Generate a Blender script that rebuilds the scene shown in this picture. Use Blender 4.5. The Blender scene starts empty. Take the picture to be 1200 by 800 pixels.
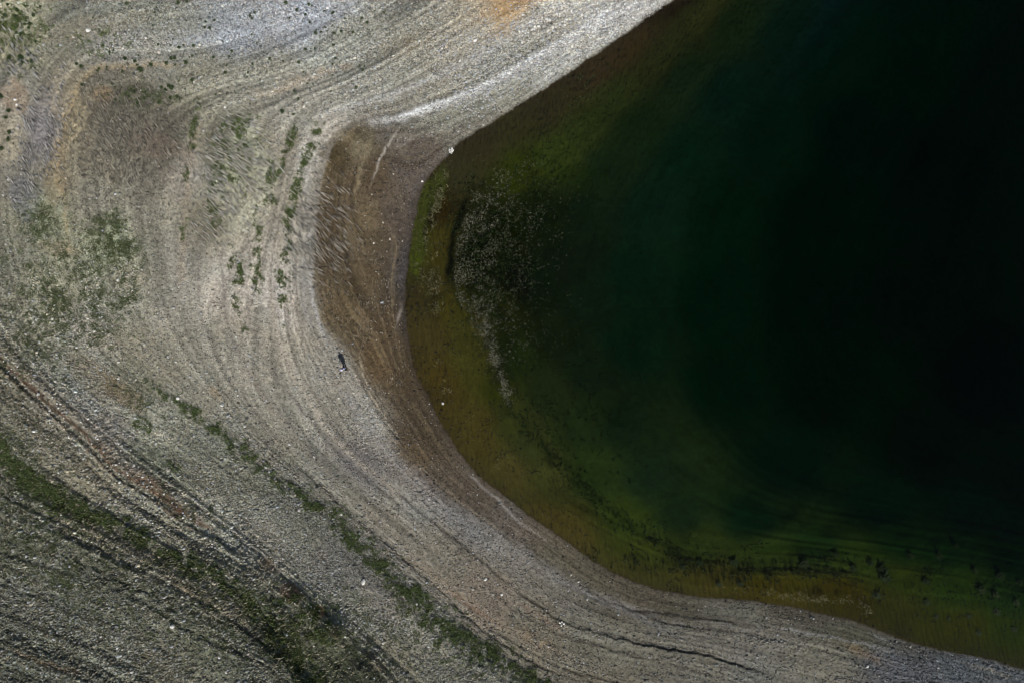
import bpy, math, random
import numpy as np

# ------------------------------------------------------------------ camera, sky, sun, exposure
SC = bpy.context.scene
H = 80.0                      # flying height in metres; 10 photo pixels = 1 m at water level
cam_d = bpy.data.cameras.new("camera"); cam = bpy.data.objects.new("camera", cam_d)
SC.collection.objects.link(cam); SC.camera = cam
cam.location = (0, 0, H); cam.rotation_euler = (0, 0, 0)
cam_d.sensor_width = 36; cam_d.lens = 24; cam_d.clip_start = 0.5; cam_d.clip_end = 6000

SUN_EL = math.radians(43)
SUN_DIR = (0.37, -0.93)       # compass direction towards the sun (x right, y up in the photo)
w = bpy.data.worlds.new("World"); SC.world = w; w.use_nodes = True
nt = w.node_tree; bg = nt.nodes['Background']
sky = nt.nodes.new('ShaderNodeTexSky'); sky.sky_type = 'NISHITA'; sky.sun_disc = False
sky.sun_elevation = SUN_EL; sky.sun_rotation = math.atan2(SUN_DIR[0], SUN_DIR[1])
nt.links.new(sky.outputs[0], bg.inputs[0]); bg.inputs[1].default_value = 0.05
sd_ = bpy.data.lights.new("sun", 'SUN'); sd_.energy = 4.9; sd_.angle = math.radians(0.5); sd_.color = (1, 0.96, 0.9)
sun = bpy.data.objects.new("sun", sd_); SC.collection.objects.link(sun)
n_ = math.hypot(*SUN_DIR)
Lx, Ly, Lz = SUN_DIR[0]/n_*math.cos(SUN_EL), SUN_DIR[1]/n_*math.cos(SUN_EL), math.sin(SUN_EL)
from mathutils import Vector
sun.rotation_euler = Vector((Lx, Ly, Lz)).to_track_quat('Z', 'Y').to_euler()
SC.view_settings.view_transform = 'Standard'; SC.view_settings.look = 'None'
SC.view_settings.exposure = -0.11; SC.view_settings.gamma = 1.0
SC.cycles.transparent_max_bounces = 8; SC.cycles.max_bounces = 4
SC.cycles.use_adaptive_sampling = True; SC.cycles.filter_width = 1.0

RNG = np.random.default_rng(7); random.seed(7)

# ------------------------------------------------------------------ number helpers
def lin(c):
    c = np.asarray(c, float)/255.0
    return np.where(c <= .04045, c/12.92, ((c+.055)/1.055)**2.4)
def hsh(ix, iy, seed):
    h = (ix.astype(np.int64)*374761393 + iy.astype(np.int64)*668265263 + seed*1442695041) & 0xffffffff
    h = ((h ^ (h >> 13))*1274126177) & 0xffffffff
    return ((h ^ (h >> 16)) & 0xffffff)/float(0xffffff)
def noise(x, y, seed=0):                     # value noise, -1..1
    x, y = np.broadcast_arrays(x, y)
    ix = np.floor(x); iy = np.floor(y); fx = x-ix; fy = y-iy
    fx = fx*fx*(3-2*fx); fy = fy*fy*(3-2*fy)
    a = hsh(ix, iy, seed); b = hsh(ix+1, iy, seed); c = hsh(ix, iy+1, seed); d = hsh(ix+1, iy+1, seed)
    return 2*((a*(1-fx)+b*fx)*(1-fy) + (c*(1-fx)+d*fx)*fy)-1
def fbm(x, y, seed=0, o=4):
    v = 0; a = .5
    for k in range(o):
        v = v + a*noise(x, y, seed+k*17); x = x*2.03+3.1; y = y*2.03+1.7; a *= .55
    return v
def sst(a, b, x):
    t = np.clip((x-a)/(b-a), 0, 1); return t*t*(3-2*t)

# ------------------------------------------------------------------ traced lines (map coordinates: 10 units = 1 m, y down)
SHORE = [(1000,-150),(840,-35),(789,0),(755,24),(725,46),(695,66),(667,86),(635,107),(600,129),(565,151),(540,167),(524,184),(508,200),(498,215),(492,232),(485,265),(480,300),(476,330),(476,360),(479,400),(487,435),(505,472),(525,509),(545,538),(568,562),(598,586),(625,607),(662,632),(700,660),(740,680),(780,692),(825,699),(875,703),(900,706),(950,715),(1000,727),(1040,742),(1075,755),(1125,765),(1162,773),(1200,784),(1350,830),(1600,930)]
T1 = [(900,-120),(765,-8),(680,38),(600,87),(550,110),(500,128),(460,140),(425,144),(400,158),(385,185),(376,215),(370,250),(366,300),(366,337),(375,375),(395,405),(415,440),(438,475),(455,500),(470,520),(490,545),(512,568),(550,600),(610,645),(680,690),(760,722),(850,735),(950,750),(1050,775),(1200,815),(1400,880)]
T2 = [(800,-120),(700,-20),(600,35),(520,80),(430,122),(380,140),(358,190),(345,250),(335,300),(338,370),(356,430),(392,500),(450,562),(487,595),(525,627),(562,657),(598,690),(660,731),(735,752),(800,763),(860,778),(950,810),(1200,880)]
T3 = [(650,-120),(560,-20),(480,35),(390,85),(300,118),(245,138),(226,200),(215,280),(217,350),(240,420),(290,490),(347,547),(375,570),(412,605),(432,622),(470,655),(490,672),(525,702),(562,740),(640,785),(720,830)]
T4 = [(500,-120),(430,-30),(350,30),(250,68),(150,78),(105,85),(85,120),(68,180),(76,260),(92,340),(125,405),(175,448),(212,477),(250,500),(300,545),(350,577),(400,622),(450,670),(487,697),(525,735),(580,775),(650,820)]
T5 = [(200,-120),(130,-30),(30,40),(-20,140),(-30,250),(0,350),(60,435),(150,510),(250,585),(350,675),(450,765),(520,830)]
T6 = [(-150,200),(-80,340),(0,431),(30,459),(62,487),(100,523),(137,560),(175,583),(217,615),(250,633),(300,664),(332,695),(370,717),(400,747),(445,792),(480,830)]
T7 = [(-150,380),(7,532),(32,560),(62,582),(120,612),(187,652),(262,680),(310,730),(360,790),(390,830)]
T8 = [(-150,520),(0,600),(87,635),(130,657),(180,682),(225,707),(262,732),(325,772),(370,830)]
T9 = [(-150,640),(0,690),(100,730),(180,770),(250,830)]
T10 = [(-150,720),(0,750),(30,765),(62,777),(110,796),(160,830)]
D1 = [(960,-100),(850,-20),(800,20),(740,70),(660,140),(590,190),(548,215),(530,260),(522,330),(545,400),(585,480),(632,570),(700,620),(780,657),(860,668),(950,668),(1040,690),(1200,715),(1400,790)]
D2 = [(1010,-100),(920,-20),(850,50),(770,130),(715,200),(665,280),(650,350),(680,450),(740,530),(820,590),(920,622),(1050,640),(1200,668),(1400,730)]
D3 = [(1100,-100),(1010,-20),(900,110),(820,250),(790,350),(820,450),(900,545),(1050,590),(1200,620),(1400,680)]
D4 = [(1250,-80),(1150,20),(1010,200),(960,330),(1010,460),(1200,550),(1400,600)]
LEV = [(SHORE,0),(T1,1),(T2,2),(T3,3),(T4,4),(T5,5),(T6,6),(T7,7),(T8,8),(T9,9),(T10,10),(D1,-1),(D2,-2),(D3,-3),(D4,-4)]

def resample(pts, step):
    p = np.array(pts, float); d = np.r_[0, np.cumsum(np.hypot(*np.diff(p, axis=0).T))]
    n = max(2, int(d[-1]/step)+1); s = np.linspace(0, d[-1], n)
    return np.c_[np.interp(s, d, p[:,0]), np.interp(s, d, p[:,1])]
def smooth(pts, step=6):                     # Catmull-Rom
    p = np.array(pts, float); p = np.vstack([2*p[0]-p[1], p, 2*p[-1]-p[-2]]); out = []
    for i in range(1, len(p)-2):
        n = max(1, int(np.hypot(*(p[i+1]-p[i]))/step))
        for k in range(n):
            u = k/n
            out.append(.5*((2*p[i])+(-p[i-1]+p[i+1])*u+(2*p[i-1]-5*p[i]+4*p[i+1]-p[i+2])*u*u+(-p[i-1]+3*p[i]-3*p[i+1]+p[i+2])*u**3))
    out.append(p[-2]); return np.array(out)

# ------------------------------------------------------------------ the map grid
X0, X1, Y0, Y1, ST = -120.0, 1320.0, -100.0, 900.0, 1.25
gx = np.arange(X0, X1+.1, ST); gy = np.arange(Y0, Y1+.1, ST)
NX, NY = len(gx), len(gy)
PX, PY = np.meshgrid(gx, gy)

cen, val = [], []
for pts, lv in LEV:
    r = resample(smooth(pts, 10), 42 if abs(lv) < 6 else 60); cen.append(r); val.append(np.full(len(r), float(lv)))
cen = np.vstack(cen)/100; val = np.concatenate(val)
def tps(r2): return .5*r2*np.log(np.maximum(r2, 1e-12))
A = tps(((cen[:,None]-cen[None])**2).sum(-1)) + np.eye(len(cen))*2e-4
P = np.c_[np.ones(len(cen)), cen]
S = np.block([[A, P],[P.T, np.zeros((3,3))]])
sol = np.linalg.solve(S, np.r_[val, 0,0,0])
cx = np.arange(X0-10, X1+20, 8.0); cy = np.arange(Y0-10, Y1+20, 8.0)
def eval_tps(x, y):
    out = np.zeros(x.size); q = np.c_[x.ravel(), y.ravel()]/100
    for i in range(0, len(q), 4000):
        qq = q[i:i+4000]; out[i:i+4000] = tps(((qq[:,None]-cen[None])**2).sum(-1)) @ sol[:len(cen)] + sol[-3] + qq @ sol[-2:]
    return out.reshape(x.shape)
CX, CY = np.meshgrid(cx, cy); TC = eval_tps(CX, CY)
def samp(F, fx0, fy0, st, x, y):
    u = np.clip((x-fx0)/st, 0, F.shape[1]-1.001); v = np.clip((y-fy0)/st, 0, F.shape[0]-1.001)
    i = u.astype(int); j = v.astype(int); a = u-i; b = v-j
    if F.ndim == 3: a = a[...,None]; b = b[...,None]
    return (F[j,i]*(1-a)+F[j,i+1]*a)*(1-b)+(F[j+1,i]*(1-a)+F[j+1,i+1]*a)*b
T = samp(TC, cx[0], cy[0], 8.0, PX, PY)

def win(x0, y0, x1, y1):
    i0 = int(np.clip((x0-X0)/ST, 0, NX-1)); i1 = int(np.clip((x1-X0)/ST+2, i0+1, NX)); j0 = int(np.clip((y0-Y0)/ST, 0, NY-1)); j1 = int(np.clip((y1-Y0)/ST+2, j0+1, NY))
    return slice(j0, j1), slice(i0, i1)
def lwin(pts, reach):
    p = smooth(pts, 7); return win(p[:,0].min()-reach, p[:,1].min()-reach, p[:,0].max()+reach, p[:,1].max()+reach)
def sdist(pts, reach, W=None):         # signed distance to a traced line; positive on its right-hand side (y down)
    p = smooth(pts, 7); D = np.full((NY, NX), 1e4); 
    for a, b in zip(p[:-1], p[1:]):
        i0 = max(0, int((min(a[0],b[0])-reach-X0)/ST)); i1 = min(NX, int((max(a[0],b[0])+reach-X0)/ST)+2)
        j0 = max(0, int((min(a[1],b[1])-reach-Y0)/ST)); j1 = min(NY, int((max(a[1],b[1])+reach-Y0)/ST)+2)
        if i0 >= i1 or j0 >= j1: continue
        x = PX[j0:j1,i0:i1]-a[0]; y = PY[j0:j1,i0:i1]-a[1]; ex, ey = b-a; L2 = ex*ex+ey*ey+1e-9
        u = np.clip((x*ex+y*ey)/L2, 0, 1); d = np.hypot(x-u*ex, y-u*ey); s = np.where(ex*y-ey*x >= 0, 1, -1)
        w_ = D[j0:j1,i0:i1]; m = d < np.abs(w_); w_[m] = (d*s)[m]
    return D if W is None else D[W]
SH = sdist(SHORE, 330)                        # distance to the waterline, sign fixed by T
# the shore line as traced decides land or water close by, the level field decides farther out
near = np.abs(SH) < 60
side = np.sign(SH[np.argmin(np.abs(gy-400)), np.argmin(np.abs(gx-500))])
Dw = np.abs(SH)*np.where(np.where(near, SH*side > 0, T < 0), 1, -1)     # >0 in the water
Dw = Dw + 1.6*fbm(PX/14, PY/14, 5, 3) + .8*noise(PX/3, PY/3, 6)
T = np.where(near & (Dw > 0), np.minimum(T, -0.002), np.where(near & (Dw <= 0), np.maximum(T, .002), T))
WET = Dw > 0
ANG = np.arctan2(PY-360, PX-900)*480
def stria(f, ls, seed): return noise(T*f + .35*fbm(PX/60, PY/60, seed+3, 2), ANG*ls, seed)
n1 = fbm(PX/90, PY/90, 11, 4); n2 = fbm(PX/22, PY/22, 12, 4); n3 = fbm(PX/6, PY/6, 13, 3); n4 = noise(PX/1.9, PY/1.9, 14)
S1 = stria(5, .006, 21); S2 = stria(13, .008, 22); S3 = stria(30, .011, 23); S4 = stria(60, .02, 24)
def crisp(v, a=.15, b=.55): return sst(a, b, v)-sst(a, b, -v)
STRIP = crisp(S2)*.5+crisp(S3)*.6+crisp(stria(21, .007, 25))*.5
n5 = noise(PX/3.4, PY/3.4, 15); n6 = noise(PX/1.4, PY/1.4, 16)
COMB = noise((PX*.77+PY*.64)/7.5, (-PX*.64+PY*.77)/1.7, 17); COMB2 = noise((PX*.5-PY*.87)/6.5, (PX*.87+PY*.5)/1.7, 18)

# ------------------------------------------------------------------ height
lv = np.array([-6,-4,-3,-2,-1,-.4,0,1,2,3,4,5,6,7,8,9,10,12])
hz = np.array([-13,-9,-6,-3.2,-1.3,-.45,0,.55,1.0,1.5,2.3,3.8,5.6,7.2,8.8,10.2,11.5,13.5])
Zm = np.interp(T, lv, hz)
land = ~WET
Zm = np.where(land, np.maximum(Zm, np.minimum(-Dw*.012, .4)+.01), np.minimum(Zm, -np.minimum(Dw*.018, .35)-.005))
Zs = Zm.copy()
for _ in range(14):                            # relax the interpolation creases
    Zs[1:-1,1:-1] = (Zs[:-2,1:-1]+Zs[2:,1:-1]+Zs[1:-1,:-2]+Zs[1:-1,2:]+Zs[1:-1,1:-1])/5
Zs = np.where(land, np.maximum(Zs, .012), np.minimum(Zs, -.012))
# broad shading of the bare slope relative to level ground: real albedo = look / slope light
gyz, gxz = np.gradient(samp(Zs, X0, Y0, ST, CX, CY), 0.8)
nl = (-gxz*Lx + gyz*Ly + Lz)/np.sqrt(gxz**2+gyz**2+1)
SHADE = np.clip(samp(.12+.88*nl/Lz, cx[0], cy[0], 8.0, PX, PY), .4, 1.6)

veg_h = sst(4.2, 6.5, T)
Z = Zs + land*(.05*n2*(.4+veg_h) + .025*n3*(.5+veg_h) + .035*S2*sst(.3,2,T) + .018*S3 + .06*S1*veg_h + .035*S2*veg_h)
GRASSY = np.clip(veg_h+.9*np.exp(-(np.hypot((PX-150)/85, (PY-150)/75))**3)+.8*np.exp(-(np.hypot((PX-285)/50, (PY-215)/75))**3)+.5*np.exp(-(np.hypot((PX-80)/110, (PY-330)/90))**3), 0, 1)
ROUGH = np.clip(.30+.7*GRASSY+.5*sst(2, 3, T), 0, 1)*sst(.02, 1.3, T)+.18*sst(0,.2,T)
Z += land*(ROUGH*(.024*n4+.026*n5+.014*n6)+GRASSY*(.010*COMB+.03*fbm(PX/9, PY/9, 19, 2)))
Z += WET*np.clip(Dw/60,0,1)*(.12*n2+.05*S2)
SCARPS = []
def scarp(pts, h, wd, rough=2.2, back=14, seed=0, fade=26):
    """a small step down on the lake side of the traced line, recovering over `back`"""
    re_ = back*1.6+8; W = lwin(pts, re_); PX_, PY_ = PX[W], PY[W]; d = sdist(pts, re_, W)
    p = np.array(pts, float); ln = resample(pts, 5)
    # which side is lakeward? compare the level field on both sides of the middle
    m = len(p)//2; dx, dy = p[m]-p[m-1]; L = math.hypot(dx, dy); nx, ny = -dy/L, dx/L
    q = (p[m]+p[m-1])/2
    tt = samp(TC, cx[0], cy[0], 8., np.array([q[0]+nx*12, q[0]-nx*12]), np.array([q[1]+ny*12, q[1]-ny*12]))
    # right-hand side (sign +) is the (nx,ny) side
    d = d*(1 if tt[0] < tt[1] else -1)            # + lakeward
    dd = d + rough*fbm(PX_/7, PY_/7, 40+seed, 3)
    e0 = np.hypot(PX_-p[0][0], PY_-p[0][1]); e1 = np.hypot(PX_-p[-1][0], PY_-p[-1][1])
    fd = sst(0, fade, np.minimum(e0, e1))*(np.abs(d) < back*1.6+6)
    amp = h*fd*np.clip(.85+.5*noise(ANG[W]/45, T[W]*2, 50+seed), .15, 1.4)
    step = sst(-.3, wd, dd)*(1-sst(wd+1, back, dd)) 
    lip = np.exp(-((dd+2.2)/2.5)**2)
    return W, -amp*step + amp*.18*lip, fd, dd
SCARP_SHADE = []
def add_scarp(pts, h, wd=1.6, rough=2.2, back=14, seed=0, dark=.25, fade=26):
    W, dz, fd, dd = scarp(pts, h, wd, rough, back, seed, fade); Z[W] += dz
    SCARP_SHADE.append((W, fd*np.exp(-((dd-.8)/(.9+wd*.7))**2), dark))  # mask for shade put into the colour along the foot of the step
add_scarp([(598,690),(632,711),(655,728),(680,736),(700,743),(735,751),(765,758),(800,763),(830,768),(860,778),(905,793)], .19, 1.4, 3.2, 18, 1, .4)
add_scarp([(450,562),(487,597),(525,627),(562,657),(600,691)], .07, .9, 1.5, 12, 2, .3)
add_scarp([(340,540),(375,570),(412,605),(432,622),(455,640),(470,655),(490,672),(525,702),(562,737),(620,775),(680,800)], .11, .9, 3, 10, 3, .3)
add_scarp([(655,782),(680,790),(710,797),(760,812)], .14, 1.5, 3, 14, 4, .4, 10)
add_scarp([(720,715),(770,718),(810,724),(850,729),(900,738)], .08, 1.5, 3, 10, 5, .35)
add_scarp([(630,736),(680,752),(740,768),(800,782),(850,800)], .06, 1.5, 3, 10, 6, .25)
add_scarp([(690,668+28),(740,716),(800,735),(860,742),(940,758),(1010,775)], .06, 1.2, 3, 9, 7, .2)
add_scarp([(-40,398),(0,431),(30,459),(62,487),(80,505),(100,523),(137,560),(175,583),(200,600),(217,615),(250,631),(285,655)], .2, .9, 2.6, 12, 8, .3, 20)
add_scarp([(285,655),(332,697),(370,722),(400,752),(445,798)], .07, 2, 9, 14, 9, .2)
add_scarp([(60,618),(87,635),(110,644),(130,657),(155,670),(180,682),(225,707),(262,732),(295,750),(325,772),(370,815)], .13, 1.6, 8, 20, 10, .3)
add_scarp([(60,640),(112,672),(160,692),(200,712),(250,740),(300,790)], .11, 2.5, 8, 18, 11, .2)
add_scarp([(-10,730),(30,755),(80,775),(130,800)], .10, 2.5, 8, 18, 12, .2)
add_scarp([(95,86),(86,104),(80,130),(69,170)], .1, 2, 3, 12, 13, .1)
add_scarp([(405,412),(418,436),(432,466),(452,497),(470,520),(490,547)], .09, 1.2, 1.6, 10, 14, .2)
add_scarp([(95,560),(150,590),(200,625),(250,660)], .08, 2.5, 8, 16, 15, .1)
Z = np.where(land, np.maximum(Z, .006), np.minimum(Z, -.006))
def zat(x, y): return samp(Z, X0, Y0, ST, np.asarray(x, float), np.asarray(y, float))
def world(x, y, z=None):
    x = np.asarray(x, float); y = np.asarray(y, float)
    if z is None: z = zat(x, y)
    k = (H-z)/H
    return (x-600)/10*k, (400-y)/10*k, z

# ------------------------------------------------------------------ ground colour: surveyed samples, then streaks and patches
CT = """20 15 162 161 139|30 45 136 135 113|80 30 111 112 103|160 20 132 135 124|150 50 143 143 136|290 35 148 153 157|350 20 163 168 174|400 50 152 154 144|480 60 145 144 131|560 30 161 158 144|590 12 171 146 109|640 20 146 144 132|660 5 208 207 193|720 15 187 187 181|600 60 146 147 136|560 90 142 141 129|600 112 152 151 137|655 85 179 179 167|520 140 136 136 123|430 100 145 144 133|350 120 150 147 135|300 80 144 144 132|230 90 142 141 126|200 60 137 137 127
15 100 125 124 114|15 160 151 144 126|50 150 124 121 121|75 140 158 148 122|130 100 117 114 101|160 140 111 108 96|150 190 138 135 119|200 180 90 89 77|70 200 128 122 104|30 220 116 114 105|50 255 144 149 126|20 290 130 129 113|130 285 142 149 125|110 240 130 127 114|170 240 139 135 120|215 200 153 147 135|215 300 132 129 118|250 180 132 130 115|285 190 161 162 139|280 240 173 173 155|240 260 121 118 104|300 300 163 157 145|270 340 175 169 157|200 350 145 141 128|150 330 145 143 127|60 340 155 154 132|20 380 138 136 119|100 380 142 139 126
340 180 147 141 127|366 165 178 172 160|325 260 144 139 127|352 280 158 154 143|330 350 175 168 159|358 340 134 131 122|310 380 156 152 139|240 400 139 136 123|345 420 156 152 139|300 430 149 146 134|385 440 140 136 125|408 445 140 136 125
397 180 94 81 56|420 168 94 86 69|440 200 75 64 49|470 170 96 90 82|480 200 84 77 73|400 230 65 56 43|385 280 61 53 40|420 260 103 91 68|430 330 78 67 48|450 380 75 62 44|400 370 102 88 61|465 250 75 67 61|465 320 67 65 66|469 370 59 54 50|500 175 99 93 87|545 150 125 123 111
440 430 96 78 53|470 440 64 54 38|490 500 62 54 42|480 530 89 77 58|430 480 145 143 133|400 490 129 127 117|350 480 149 146 133|300 500 127 124 111|250 450 137 134 120|200 420 132 129 115|100 430 129 128 115|60 430 142 142 129|100 470 134 135 126|150 450 109 108 92|170 500 150 149 133|130 500 134 131 121|220 540 115 115 100|180 540 111 116 100|60 480 152 145 127|20 480 117 115 99|50 520 135 130 113|100 550 144 141 123|20 520 124 125 107|280 560 111 112 98|250 600 153 153 138|330 530 119 117 105|400 570 125 123 112|420 540 107 104 101|350 610 107 108 97|300 630 124 122 110
480 590 131 130 122|500 570 111 102 93|530 570 82 74 63|560 590 79 72 63|600 612 92 85 76|540 610 101 99 95|600 650 118 114 105|520 650 119 114 102|460 610 123 118 106|570 700 121 112 99|650 650 87 82 69|700 680 81 76 63|750 700 79 73 62|800 715 76 73 62|700 700 81 78 68|650 690 111 107 97|700 740 107 105 94|800 745 93 91 82|850 720 89 88 79|900 740 106 103 93|700 770 109 105 92|620 740 110 106 93|800 780 108 105 94|900 780 104 103 95|950 727 70 68 59|1000 752 75 74 62|1050 780 85 87 90|1150 790 84 89 92|950 770 104 102 89
20 640 98 101 86|60 630 126 126 110|100 620 142 139 118|150 650 157 153 133|130 690 104 106 93|50 690 121 123 112|60 750 108 112 96|20 790 95 98 83|120 740 122 126 111|180 760 120 120 103|200 700 121 122 105|200 660 140 136 115|250 690 133 129 110|250 750 111 114 96|300 720 105 108 90|300 780 101 103 89|350 780 94 101 80|370 740 100 104 86|350 700 124 121 104|420 720 117 117 104|400 660 102 101 94|450 700 113 110 101|450 760 118 115 98|500 740 117 117 107|550 790 115 114 101|420 790 67 71 57"""
CB = """790 5 19 16 7|740 60 39 33 19|700 90 44 37 23|650 130 38 36 21|600 150 41 41 22|560 180 43 40 24|820 20 32 35 16|770 70 31 35 17|720 110 33 40 18|680 150 35 43 18|650 180 43 52 20|610 200 37 45 11|860 30 16 28 14|800 90 16 29 16|750 150 15 28 14|710 200 17 30 16|690 250 14 26 15|920 40 7 23 17|850 110 6 23 17|800 180 7 25 16|760 240 9 27 18|740 320 7 25 15|740 400 7 25 14|980 60 4 19 22|900 160 4 20 13|850 250 4 20 11|840 350 2 19 10|850 450 2 18 9|920 540 3 20 11|1030 590 3 24 12|1150 610 3 20 10|1080 60 1 16 18|1000 160 1 13 8|950 260 1 13 7|940 360 1 13 7|960 460 1 12 6|1080 530 1 11 5|1190 560 1 13 5|1180 100 1 13 19|1100 200 1 11 7|1080 350 1 11 6|1150 450 1 8 4
540 200 45 45 27|490 250 26 30 8|487 290 53 60 8|515 240 39 30 9|510 280 60 56 21|500 340 47 42 21|520 370 56 53 19|510 400 59 53 25|550 400 55 55 22|550 440 60 60 23|520 450 64 55 20|580 460 39 45 12|560 500 66 60 24|600 550 67 64 30|660 610 81 74 32|640 570 56 59 26|620 520 43 50 22|600 490 46 52 21|560 300 16 21 6|590 280 19 25 7|580 350 32 37 11|600 330 11 12 10|640 250 15 23 11|630 330 13 23 12|600 420 25 36 12|660 300 12 21 12|650 400 15 23 11|640 460 25 35 16|680 430 16 28 15|690 350 12 25 14
680 500 24 36 16|700 560 32 46 18|730 500 14 28 14|760 560 19 35 19|740 610 44 58 19|750 645 59 68 23|750 670 66 66 28|800 600 18 34 17|820 640 40 52 18|830 680 71 68 25|880 610 6 28 13|900 650 49 64 22|900 685 72 67 13|960 640 25 48 18|1000 655 46 62 19|990 700 51 47 6|1060 640 15 39 11|1060 680 44 55 13|1050 715 44 46 12|1110 650 13 37 11|1120 690 34 52 11|1120 735 46 49 7|1190 660 4 25 5|1190 700 20 41 10|1190 745 34 47 6|1190 770 36 42 8"""
def field(txt, water):
    a = np.array([[float(v) for v in e.split()] for ln in txt.split('\n') for e in ln.split('|')])
    t = samp(TC, cx[0], cy[0], 8., a[:,0], a[:,1]); c = lin(a[:,2:5]); tc = TC
    num = 0; den = 0; K = 62. if water else 85.
    for i in range(len(a)):
        d2 = (CX-a[i,0])**2+(CY-a[i,1])**2+((TC-t[i])*K)**2*1.2+120
        wt = d2**-2.1; num = num+wt[...,None]*c[i]; den = den+wt
    return num/den[...,None]
colL = samp(field(CT, False), cx[0], cy[0], 8., PX+9*n2, PY+9*n1)
colB = samp(field(CB, True), cx[0], cy[0], 8., PX+9*n2, PY+9*n1)
ALB = 1.0
COL = colL/SHADE[...,None]*ALB
# water body: what the bed must be so that it looks as it does through this much water
SIG = np.array([.21, .15, .24])
depth = np.maximum(-Zs, 0)
trans = np.exp(-SIG*(1+1/Lz)*depth[...,None])
bed = np.clip((colB-np.array([.0009,.0014,.0017]))*1.05/trans, .0006, .16)
COL = np.where(WET[...,None], bed, COL)

FULL = (slice(0, NY), slice(0, NX))
def mixc(mask, rgb, k=1.0, W=FULL):
    m = np.clip(mask*k, 0, 1)[...,None]; COL[W] = COL[W]*(1-m)+lin(rgb)*m
def line(pts, wd, rgb, k=.7, rough=1.5, brk=.5, seed=0, sc=9, only=None, flat=.0):
    re_ = wd*2.6+rough*2+4; W = lwin(pts, re_); PX_, PY_ = PX[W], PY[W]
    d = sdist(pts, re_, W); dd = d+rough*2*fbm(PX_/sc, PY_/sc, 60+seed, 3)
    m = np.exp(-np.maximum(np.abs(dd)/wd-flat, 0)**2*1.3)
    p = np.array(pts[0]); q = np.array(pts[-1]); fade = sst(0, 25, np.minimum(np.hypot(PX_-p[0],PY_-p[1]), np.hypot(PX_-q[0],PY_-q[1]))+4)
    m = m*fade*np.clip(1-brk+brk*2.2*(.5+.5*noise(PX_/6, PY_/6, 80+seed))*(.5+.8*(.5+.5*fbm(PX_/30, PY_/30, 90+seed, 2))), 0, 1)
    if only is not None: m = m*only[W]
    mixc(m*k, rgb, 1, W)
def blob(x, y, rx, ry, ang, rgb, k=.7, seed=0, brk=.5, only=None, edge=.35):
    R_ = max(rx, ry)*2.2; W = win(x-R_, y-R_, x+R_, y+R_); PX_, PY_ = PX[W], PY[W]
    a = math.radians(ang); u = ((PX_-x)*math.cos(a)+(PY_-y)*math.sin(a))/rx; v = (-(PX_-x)*math.sin(a)+(PY_-y)*math.cos(a))/ry
    r = np.hypot(u, v)+.45*fbm(PX_/16, PY_/16, 100+seed, 4); m = 1-sst(1-edge, 1+edge, r)
    m = m*np.clip(1-brk+brk*2*(.5+.5*fbm(PX_/5, PY_/5, 130+seed, 3)), 0, 1)
    if only is not None: m = m*only[W]
    mixc(m*k, rgb, 1, W)
def sh(t, sun=SHADE): return t
# streaks along the levels and mottling; strong on dry ground, faint on the lake bed
mul = 1 + .10*S1*sst(1.2,3,T) + .10*S2 + .10*S3 + .07*S4 + .07*n2*sst(.6,3.5,T) + .09*n3 + .12*n1*veg_h + veg_h*(.15*S1+.15*S2) + .12*n4 + .10*n5 + .08*n6 + GRASSY*(.07*COMB+.05*COMB2+.12*noise(PX/2.4, PY/2.4, 33)) + .15*STRIP*sst(.05,.3,T)*(1-.5*GRASSY)
ST_UP = (1-sst(100, 190, PY))*sst(.05, .3, T)*(1-sst(3.2, 4.5, T))          # long swash lines across the upper shore
mul = mul + ST_UP*(.10*S2+.12*S3+.10*noise(T*22, ANG*.012, 28))
mulB = 1 + .16*n2 + .14*n3 + .06*S2*sst(0,-1,T)+.03*STRIP*sst(-.8,-1.5,T)+.08*n1 + .07*n4 + .04*S3*sst(-.5,-2,T)+.10*n5
COL = COL*np.clip(np.where(land, mul, mulB), .35, 1.8)[...,None]
tint = fbm(PX/40, PY/40, 31, 4)[...,None]
COL = COL*(1+np.where(land, 1., .4)[...,None]*tint*np.array([.06, 0, -.08])*.8)
L_ = land.astype(float); W_ = WET.astype(float)
# the bright crest of washed gravel along the upper shore
line([(800,-30),(765,-6),(722,16),(680,41),(640,64),(600,87),(575,99),(550,110),(525,120),(500,128),(480,134),(455,141),(425,144)], 6, (200,201,200), .62, 2.5, .6, 1, only=L_)
line([(720,10),(640,58),(560,103),(460,140)], 2.2, (226,230,233), .65, 1.2, .35, 2, only=L_)
line([(800,-8),(755,18),(715,42),(680,64),(650,85),(620,104)], 4, (196,196,192), .55, 2, .6, 3, only=L_)
line([(640,22),(600,44),(560,66),(520,86),(480,104),(430,120),(380,132)], 5, (182,182,178), .55, 2.5, .5, 4)
line([(600,58),(545,84),(480,108),(400,135)], 2.5, (105,98,85), .4, 2, .5, 5)
line([(690,-4),(650,14),(618,26),(600,34)], 7, (205,198,188), .55, 5, .5, 6)
line([(640,-4),(600,8),(572,16),(548,26)], 8, (176,146,108), .5, 4, .6, 7)
line([(545,28),(500,48),(460,62)], 9, (156,140,116), .3, 5, .6, 8)
line([(420,70),(350,95),(320,108),(290,112)], 5, (160,134,100), .4, 3, .6, 9)
line([(430,5),(370,22),(300,36),(240,45),(190,50)], 8, (162,168,176), .5, 4, .4, 10)
line([(620,122),(580,138),(540,155),(500,160),(450,158)], 4, (150,143,130), .5, 2.5, .6, 11, only=L_)
line([(560,142),(520,158),(490,172)], 2.4, (88,84,78), .5, 2, .5, 12, only=L_)
line([(600,118),(555,138),(515,150),(470,158)], 2, (95,92,84), .4, 2, .5, 13, only=L_)
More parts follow.
